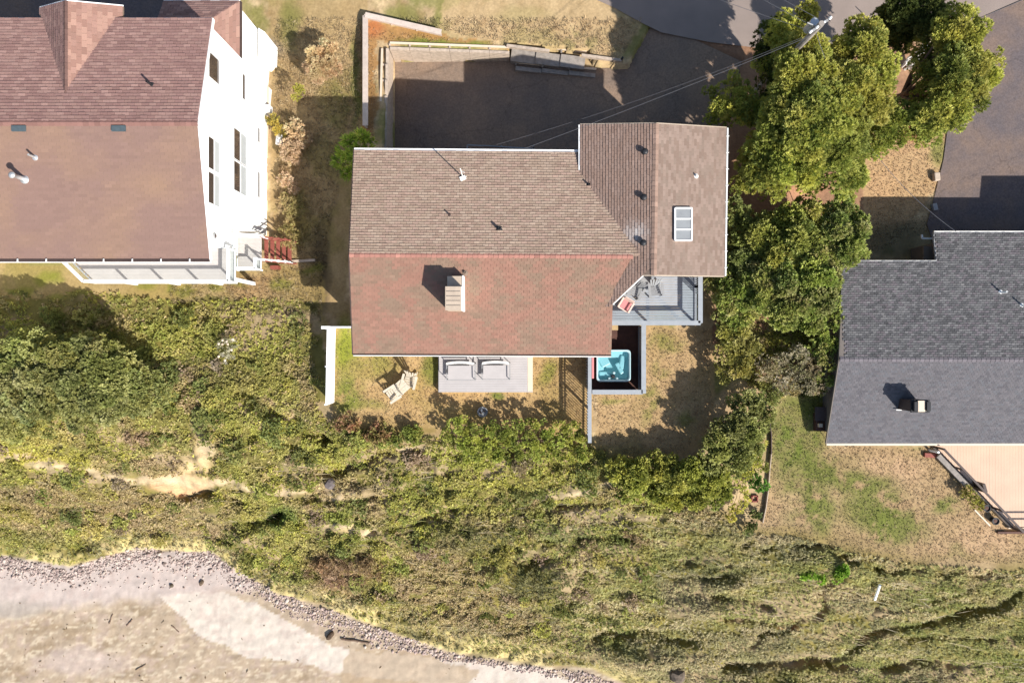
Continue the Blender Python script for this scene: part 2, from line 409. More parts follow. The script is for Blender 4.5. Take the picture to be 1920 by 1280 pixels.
def zat(x, y):
    x = np.asarray(x,float); y = np.asarray(y,float)
    i = np.clip(np.searchsorted(GX,x)-1,0,len(GX)-2); j = np.clip(np.searchsorted(GY,y)-1,0,len(GY)-2)
    fx = (x-GX[i])/(GX[i+1]-GX[i]); fy = (y-GY[j])/(GY[j+1]-GY[j])
    return (ZZ[j,i]*(1-fx)+ZZ[j,i+1]*fx)*(1-fy)+(ZZ[j+1,i]*(1-fx)+ZZ[j+1,i+1]*fx)*fy
def G(px, py):
    z = 0.0
    for _ in range(14):
        q = P(px,py,z); z = 0.5*z+0.5*float(zat(q.x,q.y))
    q = P(px,py,z); return q
def topx(x, y, z):
    return 960+x*F/(H-z), 640-y*F/(H-z)

# --- colour of the ground, from where it lies
PXg, PYg = topx(XX, YY, ZZ)
jx = 26*(fb(XX,YY,1.4,201)-0.5); jy = 26*(fb(XX,YY,1.4,202)-0.5)
QX = PXg+jx; QY = PYg+jy
def lerp(c, col, m): return c*(1-m[...,None])+np.asarray(col)*m[...,None]
def ell(cx, cy, rx, ry, rot=0.0, soft=0.5):
    a = math.radians(rot); dx = QX-cx; dy = QY-cy
    u = (dx*math.cos(a)+dy*math.sin(a))/rx; v = (-dx*math.sin(a)+dy*math.cos(a))/ry
    return 1-S(np.hypot(u,v),1-soft,1+soft*0.4)
n1 = fb(XX,YY,2.2,101,5,0.6); n2 = fb(XX,YY,0.6,111,4,0.65); n3 = fb(XX*2.2,YY*0.8,0.35,121,3)
yt, yb = edges(XX); TT = (yt-YY)/(yt-yb)
GC = np.zeros(XX.shape+(3,))+A(192,164,124)
GC = lerp(GC, A(218,190,146), S(n2,0.5,0.72))
GC = lerp(GC, A(150,122,82), S(1-n2,0.55,0.78)*0.7)
GC = lerp(GC, A(128,128,62), S(n1,0.52,0.68)*0.75)
def zone(poly, col, strength=1.0, nz=None):
    global GC
    m = pip(QX,QY,poly).astype(float)*strength
    if nz is not None: m = m*nz
    GC = lerp(GC, col, m)
def spot(cx, cy, rx, ry, col, strength=1.0, rot=0.0, soft=0.6, nz=None):
    global GC
    m = ell(cx,cy,rx,ry,rot,soft)*strength
    if nz is not None: m = m*nz
    GC = lerp(GC, col, m)
# north field and side yard
zone([(830,-80),(1240,-80),(1200,60),(1150,120),(830,110)], A(206,176,130), 0.55)
spot(1090,75,50,25,A(135,130,70),0.6,nz=S(n2,0.4,0.6)); spot(980,30,60,20,A(150,140,85),0.4)
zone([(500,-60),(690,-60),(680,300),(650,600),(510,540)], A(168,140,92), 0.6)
spot(545,40,25,60,A(120,120,60),0.7); spot(515,90,20,25,A(140,125,105),0.7); spot(600,30,50,60,A(175,150,105),0.5)
spot(640,200,20,70,A(130,130,62),0.5,nz=S(n2,0.4,0.6)); spot(560,420,30,60,A(150,135,70),0.6); spot(600,480,30,60,A(170,145,100),0.6)
# soil strip by the timber wall
zone([(685,45),(840,62),(960,90),(955,84),(712,78),(706,260),(684,260)], A(176,132,80), 0.85)
spot(705,55,25,20,A(196,120,75),0.7); spot(800,76,60,10,A(120,130,55),0.9); spot(870,82,50,8,A(120,132,55),0.9)
spot(668,160,9,110,A(110,120,50),0.7)
# strip of soil under the trees
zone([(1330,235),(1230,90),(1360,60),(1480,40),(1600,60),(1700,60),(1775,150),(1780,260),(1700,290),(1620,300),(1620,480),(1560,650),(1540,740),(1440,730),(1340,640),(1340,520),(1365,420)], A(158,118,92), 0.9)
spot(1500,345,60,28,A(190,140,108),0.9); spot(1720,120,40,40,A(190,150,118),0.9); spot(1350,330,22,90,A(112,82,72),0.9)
zone([(1620,280),(1780,220),(1775,330),(1740,380),(1620,480)], A(198,162,118), 0.85)
spot(1700,250,25,20,A(190,95,70),0.5); spot(1760,280,14,40,A(130,135,65),0.8); spot(1650,340,40,60,A(210,170,125),0.5)
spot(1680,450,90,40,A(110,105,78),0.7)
# right-hand lawn
zone([(1440,745),(1540,745),(1560,835),(1920,830),(1990,980),(1990,1085),(1890,1085),(1700,1072),(1600,1050),(1480,1016),(1400,1005),(1440,900)], A(182,152,112), 0.8)
spot(1492,820,62,110,A(112,124,50),0.95,nz=0.65+0.35*S(n2,0.35,0.6)); spot(1530,760,40,30,A(118,122,50),.8); spot(1580,870,70,30,A(150,135,85),0.4)
for cx,cy,rx,ry in ((1545,880,35,40),(1500,930,40,50),(1640,950,60,50),(1770,945,30,18),(1540,960,30,40),(1680,990,60,40),(1800,1040,20,25),(1610,900,60,20)):
    spot(cx,cy,rx*1.15,ry*1.15,A(116,124,54),0.85,nz=S(n2,0.30,0.55))
for cx,cy,rx,ry in ((1680,870,70,30),(1460,1005,50,20),(1600,1030,90,18),(1760,1045,90,25),(1850,1010,60,40),(1480,940,30,25)):
    spot(cx,cy,rx,ry,A(206,170,132),0.7,nz=0.4+0.6*S(n2,0.4,0.6))
# yards south of the middle house
zone([(612,615),(1108,660),(1108,850),(780,830),(620,790)], A(196,160,104), 0.7)
spot(645,650,26,60,A(135,142,48),0.95); spot(650,740,32,48,A(122,130,52),0.9,nz=S(n2,0.25,0.5)); spot(700,680,50,30,A(134,136,60),.7,nz=S(n2,.3,.6)); spot(690,760,40,14,A(134,136,60),.6); spot(700,690,60,25,A(165,150,80),0.6)
spot(810,690,22,40,A(120,128,50),0.8); spot(1030,700,18,30,A(140,138,62),0.8,rot=30); spot(930,740,15,10,A(110,125,45),0.9); spot(850,740,60,20,A(206,166,112),0.6)
zone([(1112,615),(1340,615),(1340,800),(1250,880),(1120,860)], A(192,158,112), 0.75)
for cx,cy,rx,ry in ((1250,645,40,20),(1215,760,20,40),(1240,690,25,25),(1150,750,35,10),(1290,790,25,30)):
    spot(cx,cy,rx,ry,A(138,134,66),0.75,nz=S(n2,0.35,0.6))
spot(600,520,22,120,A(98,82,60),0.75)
# left: weeds below the deck
zone([(-200,490),(600,495),(620,640),(-200,560)], A(160,138,82), 0.65)
spot(470,530,60,25,A(175,140,98),0.7); spot(300,545,80,20,A(170,148,84),0.6)
for k in range(30): spot(random.uniform(0,600),random.uniform(500,600),random.uniform(10,30),random.uniform(5,12),A(128,130,48),0.7)
# bluff
bank = S(TT,-0.12,0.02)*(1-S(TT,0.98,1.02))
bank = np.maximum(bank, pip(QX,QY,[(-200,560),(600,560),(625,800),(-200,800)])*1.0)
bc = np.zeros_like(GC)+A(130,120,66)
bc = lerp(bc, A(140,128,64), S(n1,0.45,0.65)); bc = lerp(bc, A(100,96,44), S(1-n2,0.5,0.7)*0.7)
bc = lerp(bc, A(176,152,118), S(fb(XX*0.35,YY,1.3,141),0.54,0.66)*0.8)
GC = GC*(1-bank[...,None])+bc*bank[...,None]
DEAD = [(120,890,70,18),(700,860,60,16),(530,925,60,10),(640,920,60,8),(1030,925,40,10),(1060,915,50,8),(1130,965,55,18),(800,880,60,12),(310,860,30,15),(380,800,25,35),(1480,695,60,35),(1060,960,30,14),(990,1040,40,12),(1320,1050,60,12),(1200,970,60,10),(600,980,30,30),(560,880,45,14),(380,965,35,10),(470,1020,30,10),(1450,1140,40,20),(1480,1235,60,14),(1550,1235,40,10),(1260,1150,40,14)]
for cx,cy,rx,ry in DEAD: spot(cx,cy,rx,ry,A(168,146,118),0.8,nz=0.3+0.7*S(n2,0.35,0.6))
for cx,cy,rx,ry in ((640,985,30,20),(690,1000,25,10),(380,840,25,35),(40,860,60,10),(200,870,40,8),(520,890,30,8)): spot(cx,cy,rx,ry,A(212,184,134),0.8)
PATHS=[(30,858,45,7),(90,872,45,8),(150,884,45,8),(210,893,40,8),(262,900,40,10),(420,905,40,8),(475,915,45,7),(540,926,45,6),(610,938,45,6),(590,968,30,9),(640,985,30,12),(690,1000,28,7),(1090,925,50,6),(1030,932,40,6),(1150,912,30,6),(770,842,35,7),(385,845,20,26),(365,872,32,18)]
for cx,cy,rx,ry in PATHS: spot(cx,cy,rx,ry,A(208,184,146),0.9)
spot(340,905,70,22,A(226,194,154),1.0,soft=0.5); spot(330,915,55,8,A(226,168,120),0.7); spot(370,880,40,30,A(222,192,140),0.7)
spot(1480,1170,22,10,A(160,95,60),0.8); spot(1215,1015,16,7,A(120,45,30),0.6)
# dry fringe over the beach
fr = S(TT,0.86,0.95)*(1-S(TT,1.0,1.02))*S(fb(XX,YY,2.0,151),0.35,0.55)
GC = lerp(GC, A(214,194,134), fr*0.9)
# beach
bm = S(TT,0.99,1.012)
bcol = np.zeros_like(GC)+A(206,189,178)
low = S(QY+0.10*(QX-300),1105,1135)
bcol = lerp(bcol, A(188,167,142), low)
bcol = lerp(bcol, A(164,142,114), low*S(fb(XX,YY*1.4,1.1,161,5,0.65),0.48,0.68)*0.8)
pale = pip(QX,QY,[(300,1110),(420,1105),(520,1150),(640,1215),(760,1230),(900,1245),(1040,1262),(1160,1300),(900,1300),(640,1262),(600,1250),(470,1230),(370,1195)])
pf = S(fb(XX,YY,1.6,171,4,.6)+0.0*n1,0.25,0.42)
bcol = lerp(bcol, A(222,208,192), pale*(0.55+0.4*pf))
bcol = lerp(bcol, A(156,136,112), low*(1-pale)*S(fb(XX*1.3,YY*2.2,0.5,181,4,.65),0.54,0.70)*0.5)
bcol = lerp(bcol, A(222,204,176), low*(1-pale)*S(fb(XX*1.2,YY*2.4,0.45,186,3,.6),0.56,0.70)*0.7)
bcol = lerp(bcol, A(196,172,160), S(fb(XX,YY,0.5,187,3),0.55,0.7)*0.35)
bcol = lerp(bcol, A(178,166,152), ell(35,1140,60,22)*0.7)
bcol = lerp(bcol, A(184,160,130), pip(QX,QY,[(650,1215),(780,1225),(900,1262),(860,1300),(640,1300)])*0.7)
bcol = lerp(bcol, A(205,186,178), ell(150,1240,90,30)*0.5)
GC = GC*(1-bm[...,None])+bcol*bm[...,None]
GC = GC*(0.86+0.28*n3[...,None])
far_ = S(np.maximum(np.abs(XX)-37.2, YY-22.6),0.0,1.5)*(TT<0)
GC = lerp(GC, A(176,156,108), far_)
VID = np.arange(XX.size).reshape(XX.shape)
Fq = np.stack([VID[:-1,:-1],VID[:-1,1:],VID[1:,1:],VID[1:,:-1]],-1).reshape(-1,4)
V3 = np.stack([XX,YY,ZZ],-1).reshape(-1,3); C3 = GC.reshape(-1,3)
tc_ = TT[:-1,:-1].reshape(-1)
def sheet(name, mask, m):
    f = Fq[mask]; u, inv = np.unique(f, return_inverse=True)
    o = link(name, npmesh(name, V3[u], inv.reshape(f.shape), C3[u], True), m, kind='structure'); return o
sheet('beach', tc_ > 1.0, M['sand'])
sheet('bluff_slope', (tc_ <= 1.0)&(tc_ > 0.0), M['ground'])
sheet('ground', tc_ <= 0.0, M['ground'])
sea = MB(); sea.box(-900,900,-900,-48,-9.4,-9.2); sea.build('sea', mat('sea_water',(0.03,0.07,0.08),0.1,0.2,0.3), kind='structure')

# ------------------------------------------------------------------ roads
def sheet_poly(name, pts_px, zf, m, off, label=None):
    "a paved sheet following the ground, its outline given in the photo"
    pts = [zf(a,b) for a,b in pts_px]
    bm_ = bmesh.new(); vs = [bm_.verts.new((p.x,p.y,0)) for p in pts]; f = bm_.faces.new(vs)
    bmesh.ops.triangulate(bm_, faces=[f])
    for ax,lo,hi in ((0,-42,40),(1,-2,40)):
        for q in np.arange(lo,hi,0.8):
            co = [0,0,0]; no = [0,0,0]; co[ax] = q; no[ax] = 1
            bmesh.ops.bisect_plane(bm_, geom=bm_.verts[:]+bm_.edges[:]+bm_.faces[:], plane_co=co, plane_no=no)
    for v in bm_.verts: v.co.z = off(v.co.x, v.co.y)
    me = bpy.data.meshes.new(name); bm_.normal_update()
    for f in bm_.faces:
        if f.normal.z < 0: f.normal_flip()
    bm_.to_mesh(me); bm_.free()
    return link(name, me, m, kind='structure')
def smooth_z(x, y): return float(max(zbase(x,y), -99))
def dz(x, y): return float(drive_z(x))-0.02
def Pd(a, b):
    z = -2.0
    for _ in range(8): q = P(a,b,z); z = float(drive_z(q.x))
    return P(a,b,z)
drv = MB()
drv_pts = [(-7.48,8.9),(-7.48,17.68),(-0.2,17.42),(4.8,16.72),(7.0,16.62),(8.6,19.4),(13.9,16.9),(12.4,11.0),(4.0,8.9)]
sheet_poly('driveway', drv_pts, lambda a,b: Vector((a,b,0)), M['asphalt'], dz)
def rz(x, y): return float(zbase(x,y))+0.055
sheet_poly('road', [(1095,-60),(1105,-5),(1150,15),(1205,45),(1240,62),(1330,80),(1430,92),(1560,105),(1650,80),(1740,58),(1830,36),(1925,-5),(1990,-60)], G0, M['road'], rz)
sheet_poly('neighbour_driveway', [(1832,37),(1925,-3),(2080,-60),(2080,470),(1752,470),(1737,420),(1752,365),(1768,300),(1776,240),(1780,180),(1800,110)], G0, M['asphalt2'], lambda x,y: float(zbase(x,y))+0.061)

sheet_poly('parking_pad', [(-260,-120),(350,-120),(346,30),(345,60),(-260,60)], G0, M['asphalt2'], lambda x,y: float(zbase(x,y))+0.061)
# ------------------------------------------------------------------ shingle roofs
def bil(e0,e1,r0,r1,u,v): return (e0*(1-u)+e1*u)*(1-v)+(r0*(1-u)+r1*u)*v
def shingles(parent, e0, e1, r0, r1, pal, expo=0.21, tab=0.32, t=0.034, keep=None, clip=None, patch=None, seed=1, sp=0.16, lo=0.0):
    "stepped courses of separate tabs from eave to ridge, each tab its own tone"
    r = np.random.default_rng(seed)
    e0,e1,r0,r1 = map(Vector,(e0,e1,r0,r1))
    sl = ((r0-e0).length+(r1-e1).length)/2; wd = ((e1-e0).length+(r1-r0).length)/2
    n = max(1,round(sl/expo)); m = max(1,round(wd/tab))
    nrm = (e1-e0).cross(r0-e0).normalized()
    if nrm.z < 0: nrm = -nrm
    Vs=[]; Fs=[]; Cs=[]; k=0
    pal = [np.asarray(c) for c in pal]
    g = 0.006/wd
    for i in range(n):
        v0=i/n; v1=min(1.0,(i+1.12)/n); off=(0.5 if i%2 else 0)+r.uniform(-0.06,0.06)
        rowk = 1+r.normal(0,0.03 if t>.03 else .010)
        for j in range(-1,m+1):
            u0=max(0,(j+off)/m+g); u1=min(1,(j+1+off)/m-g)
            if u1-u0 < 0.15/m: continue
            c=bil(e0,e1,r0,r1,(u0+u1)/2,(v0+v1)/2)
            if keep is not None and not keep(c.x,c.y): continue
            tt=t*(1+r.uniform(-0.2,0.2))
            a=bil(e0,e1,r0,r1,u0,v0); b=bil(e0,e1,r0,r1,u1,v0); d=bil(e0,e1,r0,r1,u0,v1); e=bil(e0,e1,r0,r1,u1,v1)
            Vs += [a,b,a+nrm*tt,b+nrm*tt,d+nrm*0.004,e+nrm*0.004]
            Fs += [(k+2,k+3,k+5,k+4),(k,k+1,k+3,k+2),(k,k+2,k+4,k),(k+1,k+5,k+3,k+1)]
            if patch is not None:
                q=patch(c.x,c.y); col=pal[0]*(1-q)+pal[1]*q
                col=col*(1-sp*0.3)+pal[r.integers(len(pal))]*sp*0.3
            else: col=pal[r.integers(len(pal))]
            col=col*rowk*(1+r.normal(0,sp*0.5))
            Cs += [np.clip(col,0.005,0.85)]*6; k+=6
    Fs=[tuple(dict.fromkeys(f)) for f in Fs]
    me=bpy.data.meshes.new('shingles')
    off_=ORI[parent.name]
    me.from_pydata([tuple(v-off_) for v in Vs],[],Fs)
    at=me.color_attributes.new('Col','FLOAT_COLOR','POINT')
    at.data.foreach_set('color',np.hstack([np.array(Cs),np.ones((len(Cs),1))]).astype(np.float32).ravel())
    if clip:
        bb=bmesh.new(); bb.from_mesh(me)
        for co,no in clip:
            bmesh.ops.bisect_plane(bb,geom=bb.verts[:]+bb.edges[:]+bb.faces[:],plane_co=Vector(co)-off_,plane_no=no,clear_outer=True)
        bb.to_mesh(me); bb.free()
    return link('shingles', me, M['shingle'], parent, None, None, 'stuff')
def ridge_caps(parent, a, b, col, n=None, wd=0.3, seed=5):
    a=Vector(a); b=Vector(b); L=(b-a).length; n=n or max(2,round(L/0.26)); r=np.random.default_rng(seed)
    mb=MB(); d=(b-a)/n; s=Vector((-d.y,d.x,0)).normalized()
    for i in range(n):
        p=a+d*i; q=a+d*(i+1.1); c=np.clip(np.asarray(col)*(1+r.normal(0,0.08)),0.005,0.85); h=Vector((0,0,0.035)); dn=Vector((0,0,-0.045*wd/0.3))
        mb.add([p+s*wd/2+dn+h,p+h*1.4,p-s*wd/2+dn+h,q+s*wd/2+dn+h*.5,q+h*.9,q-s*wd/2+dn+h*.5],[(0,1,4,3),(1,2,5,4)],c)
    return mb.build('ridge_cap', M['shingle'], parent, 'stuff')
def pipe_vent(parent, p, h=0.35, r=0.05, m='black', name='vent_pipe'):
    mb=MB(); p=Vector(p); mb.lathe(p,[(r*3,-0.02),(r*2.6,0.02),(r*1.1,0.05),(r,h),(r*0.7,h),(r*0.7,h-0.04)],10)
    return mb.build(name, M[m], parent)
def cap_vent(parent, p):
    mb=MB(); mb.lathe(Vector(p),[(0.14,-0.05),(0.13,0.0),(0.08,0.03),(0.08,0.13),(0.15,0.15),(0.165,0.18),(0.13,0.23),(0.05,0.26)],16)
    return mb.build('roof_vent', M['black'], parent, smooth=True)
def vwall(parent, pts, name='wall', m='wallm'):
    "a wall block: list of footprint corners with top heights, closed down to its base"
    mb=MB(); n=len(pts)
    vs=[(x,y,zb) for x,y,zb,zt in pts]+[(x,y,zt) for x,y,zb,zt in pts]
    mb.add(vs,[tuple(range(n-1,-1,-1)),tuple(range(n,2*n))]+[(i,(i+1)%n,n+(i+1)%n,n+i) for i in range(n)])
    return mb.build(name, M[m], parent)
def window(parent, wallx, y0, y1, z0, z1, sash=True):
    "window on an east wall"
    f=MB(); t=0.07
    f.box(wallx-0.02,wallx+0.05,y0-t,y1+t,z1,z1+t); f.box(wallx-0.02,wallx+0.09,y0-t,y1+t,z0-t,z0)
    f.box(wallx-0.02,wallx+0.05,y0-t,y0,z0,z1); f.box(wallx-0.02,wallx+0.05,y1,y1+t,z0,z1)
    fo=f.build('window', M['white'], parent)
    zm=z0+(z1-z0)*0.48
    g=MB(); g.box(wallx-0.015,wallx+0.015,y0,y1,(zm if sash else z0),z1); g.build('pane', M['pane'], fo)
    if sash:
        b=MB(); b.box(wallx-0.012,wallx+0.022,y0,y1,z0,zm-0.03); b.build('blind', M['blind'], fo)
        r=MB(); r.box(wallx-0.01,wallx+0.04,y0,y1,zm-0.03,zm+0.03); r.build('sash_bar', M['white'], fo)
    return fo

# ------------------------------------------------------------------ MIDDLE HOUSE
C0 = Vector((1.5,5.0,0.0))
mh = empty('house', C0, 'middle house with brown and red shingle roof and an L-shaped cross gable', 'house')
NW=P(664,282,4.6); RW=P(655,477,5.7); SW=P(662,664,4.75); SE=P(1146,666,4.75); NE=P(1190,287,4.6); RE=P(1200,480,5.7)
SEx = SW+(SE-SW)*1.0
# slabs
d=MB(); d.slab([NW,NE,RE,RW],0.16); rN=d.build('roof', M['wallm'], mh)
palN=[A(166,144,126),A(160,138,120),A(172,150,132),A(156,132,116),A(168,142,126)]
def stainN(x,y): return 0
keepN = lambda x,y: True
shingles(rN,NW,NE,RW,RE,[c*1.12 for c in palN],0.145,0.30,0.05,seed=11,sp=0.05)
valS0=P(1186,478,5.68); valS1=P(1146,548,5.35)
d=MB(); d.slab([SW,SE,valS1,valS0,RW],0.16); rS=d.build('roof', M['wallm'], mh)
SE2=SW+(SE-SW)*((valS0-SW).dot((SE-SW).normalized())/(SE-SW).length)
RE2=RW+(RE-RW)*((valS0-RW).dot((RE-RW).normalized())/(RE-RW).length)
polyS=[(SW.x-1,SW.y-1),(SE.x-0.02,SE.y-1),(SE.x-0.02,valS1.y),(valS0.x+0.05,valS0.y-0.02),(valS0.x,RW.y+1),(RW.x-1,RW.y+1)]
patS=lambda x,y: float(np.clip(3.2*(fb(np.array(x),np.array(y),0.65,301,3,0.75)-0.36),0,1))
palS=[A(168,126,108),A(154,128,108),A(174,122,106),A(160,128,108)]
shingles(rS,SW,SE2,RW,RE2,palS,0.145,0.30,0.014,keep=lambda x,y: x<SE.x+.3,clip=[((SE.x,0,0),(1,0,0))],seed=12,sp=0.10,patch=patS)
vd=(valS1-valS0); vn_=Vector((vd.y,-vd.x,0)).normalized()
if vn_.x<0: vn_=-vn_
shingles(rS,SW,SE2,RW,RE2,palS,0.145,0.30,0.014,keep=lambda x,y: x>SE.x-.3 and y>valS1.y-.2,clip=[((SE.x,0,0),(-1,0,0)),((valS0.x+.03,valS0.y,0),vn_)],seed=12,sp=0.10,patch=patS)
ridge_caps(rS,RW+Vector((0,0,0.0)),RE2,A(176,126,112),seed=3)
# cross gable
XRn=P(1230,232,5.92); XRs=P(1226,515,5.92)
XWn=P(1088,234,4.84); XWs=Vector((XWn.x-0.1,XRs.y,4.84))
XEn=P(1362,240,4.78); XEs=P(1358,517,4.78)
sW=(XRn.z-XWn.z)/(XRn.x-XWn.x)
def zW(x): return XRn.z-sW*(XRn.x-x)
def PW(px,py):
    z=5.0
    for _ in range(10): q=P(px,py,z); z=zW(q.x)
    return P(px,py,z)
dg0=PW(1206,515); dg1=PW(1149,569)
wpoly=[XWn,XRn,XRs,dg0,dg1,Vector((dg1.x-0.5,dg1.y+0.1,zW(dg1.x-0.5))),Vector((4.9,3.2,zW(4.9))),Vector((XWn.x,7.2,XWn.z))]
d=MB(); d.slab([p-Vector((0,0,0.004)) for p in wpoly],0.14); rW=d.build('roof', M['wallm'], mh)
yl=dg1.y-0.3
E0=Vector((XWn.x,XWn.y,XWn.z)); E1=Vector((XWn.x,yl,XWn.z)); R0=XRn; R1=Vector((XRn.x,yl,XRn.z))
wxy=[(p.x,p.y) for p in wpoly]; wxy2=[(p[0],p[1]) for p in wxy]
def keepW(x,y):
    if y>7.0: return True
    return bool(pip(np.array(x),np.array(y),[(XWn.x-0.1,7.2),(XRn.x+.1,7.2),(XRs.x+.1,XRs.y),(dg0.x+.4,dg0.y-.05),(dg1.x+.3,dg1.y-.3),(dg1.x-.6,dg1.y-.1),(4.4,3.2)]))
dn=(dg1-dg0).normalized(); on=Vector((-dn.y,dn.x,0));
if on.dot(Vector((1,-1,0)))<0: on=-on
def stainW(x,y):
    c=P(1190,440,5.3); return 0.75*math.exp(-((x-c.x)/0.55)**2-((y-c.y)/0.45)**2)*(0.4+0.6*random.random())
palW=[A(158,130,116),A(148,124,110),A(166,140,124),A(140,116,104),A(154,124,112)]
shingles(rW,E1,E0,R1,R0,[A(154,128,114),A(225,220,215)],0.145,0.30,0.036,keep=keepW,clip=[((dg0.x,dg0.y,0),on),],seed=13,sp=0.1,patch=stainW)
d=MB(); d.slab([XEn,XEs,XRs,XRn],0.15); rE=d.build('roof', M['wallm'], mh)
shingles(rE,XEn,XEs,XRn,XRs,[A(158,136,122),A(152,132,118),A(164,142,128),A(148,126,112)],0.145,0.33,0.014,seed=14,sp=0.06)
ridge_caps(rE,XRn,XRs,A(166,138,122),seed=4)
# fascia, gutters
def gut(parent,p0,p1,m='white',wd=0.11,ht=0.12,dz_=-0.06,name='gutter'):
    mb=MB(); p0=Vector(p0)+Vector((0,0,dz_)); p1=Vector(p1)+Vector((0,0,dz_)); mb.beam(p0,p1,wd,ht); return mb.build(name,M[m],parent)
gut(mh,NW+Vector((0,.07,0)),P(1087,285.5,4.6)+Vector((0,.07,0)))
gut(mh,SW+Vector((0,-.05,0)),SE+Vector((0,-.05,0)),m='flash',dz_=-0.10,wd=0.09); gut(mh,SW+Vector((0,-.02,0.03)),SE+Vector((0,-.02,0.03)),m='bronze',wd=0.05,ht=0.05,dz_=0.0,name='drip_edge')
gut(mh,XEn+Vector((.07,0,0)),XEs+Vector((.07,0,0)),wd=.07)
for k in range(9):
    q=XEn+(XEs-XEn)*((k+.5)/9); mb=MB(); mb.obox(q+Vector((.07,0,.02)),.15,.04,.03); mb.build('gutter_strap',M['flash'],mh)
gut(mh,XWn+Vector((-.05,0,0)),P(1088,320,4.84)+Vector((-.05,0,0)),wd=0.07)
for a,b in ((XWn,XRn),(XRn,XEn)): gut(mh,a+Vector((0,.03,0)),b+Vector((0,.03,0)),m='chim',wd=0.05,name='rake_trim')
for a,b in ((XRs,XEs),(XRs,dg0)): gut(mh,a+Vector((0,-.03,0)),b+Vector((0,-.03,0)),m='chim',wd=0.05,name='rake_trim')
gut(mh,dg0+on*0.04,dg1+on*0.04,m='flash',wd=0.06,name='rake_trim')
for a,b in ((NW,RW),(RW,SW)): gut(mh,a+Vector((-.03,0,0)),b+Vector((-.03,0,0)),m='bronze',wd=0.05,name='rake_trim')
# walls
yN,yS=9.35,-0.15
xw,xe=-7.75,4.85
vwall(mh,[(xw,yS,-0.3,4.66),(xe,yS,-0.3,4.66),(xe,4.3,-3.2,5.5),(xe,yN,-3.2,4.5),(xw,yN,-3.2,4.5),(xw,4.3,-3.2,5.5)])
yA=XRs.y+0.3; yB=XRn.y-0.3
vwall(mh,[(3.95,yA+1.2,-3,4.75),(6.2,yA,-3,5.35),(7.12,yA,-3,5.72),(10.55,yA,-3,4.72),(10.55,yB,-3,4.72),(7.12,yB,-3,5.72),(3.95,yB,-3,4.75)])
# south windows and patio door, under the eave
for (xa,xb,za,zb_,nm) in ((-6.4,-4.6,1.0,2.3,'window'),(-3.2,-.4,.45,2.55,'patio_door'),(1.2,3.6,1.0,2.3,'window')):
    y_=-.15; f=MB(); f.box(xa-.08,xb+.08,y_-.05,y_+.02,zb_,zb_+.08); f.box(xa-.08,xb+.08,y_-.07,y_+.02,za-.08,za); f.box(xa-.08,xa,y_-.05,y_+.02,za,zb_); f.box(xb,xb+.08,y_-.05,y_+.02,za,zb_); xm=(xa+xb)/2; f.box(xm-.03,xm+.03,y_-.045,y_+.02,za,zb_)
    fo=f.build(nm,M['white'],mh)
    for p0,p1_ in ((xa,xm-.03),(xm+.03,xb)):
        g=MB(); g.box(p0,p1_,y_-.02,y_+.015,za,zb_); g.build('pane',M['pane'],fo)
# skylight
def onE(px,py):
    z=5.3; sE=(XRn.z-XEn.z)/(XEn.x-XRn.x)
    for _ in range(10): q=P(px,py,z); z=XRn.z-sE*(q.x-XRn.x)
    return P(px,py,z)
a,b,c_,d_=onE(1264,391),onE(1295,391),onE(1295,451),onE(1264,451)
up=Vector((0.3,0,1)).normalized()
fr=MB()
skl=MB(); 
for p,q in ((a,b),(b,c_),(c_,d_),(d_,a)): skl.beam(p+up*.07,q+up*.07,0.07,0.16)
for k in (1,2):
    p=a+(d_-a)*k/3; q=b+(c_-b)*k/3; skl.beam(p+up*.07,q+up*.07,0.06,0.15)
sk=skl.build('skylight',M['white'],mh)
for k in range(3):
    g=MB(); p0=a+(d_-a)*(k+.06)/3; p1=b+(c_-b)*(k+.06)/3; p2=b+(c_-b)*(k+.94)/3; p3=a+(d_-a)*(k+.94)/3
    g.slab([p+up*.10 for p in (p0,p1,p2,p3)],0.02); g.build('pane',M['skyglass'],sk)
for px,py in ((1208,286),(1206,371),(1205,456)):
    q=PW(px,py); cap_vent(mh,q+Vector((0,0,.03)))
def onNS(px,py,north):
    z=5.2
    for _ in range(12):
        q=P(px,py,z)
        z = (4.6+(NW.y-q.y)*(RW.z-4.6)/(NW.y-RW.y)) if north else (4.75+(q.y-SW.y)*(RW.z-4.75)/(RW.y-SW.y))
    return P(px,py,z)
pipe_vent(mh,onNS(936,430,True),0.38,0.07); pipe_vent(mh,onNS(843,403,True),0.28,0.04,'bronze'); pipe_vent(mh,PW(1104,347),0.3,0.05)
pipe_vent(mh,onE(1305,330),0.2,0.045,'flash'); pipe_vent(mh,onNS(872,511,False),0.16,0.06,'wallm')
# antenna mast
q=onNS(868,333,True); an=MB(); an.tube(q,q+Vector((0,0,1.75)),0.03); an.tube(q+Vector((-.2,0,.02)),q+Vector((.2,.06,.02)),.02); an.tube(q+Vector((0,0,1.45)),q+Vector((.18,-.12,1.55)),.02)
an.obox(q+Vector((0,-.05,.06)),.3,.22,.08,.4); an.build('antenna_mast',M['flash'],mh)
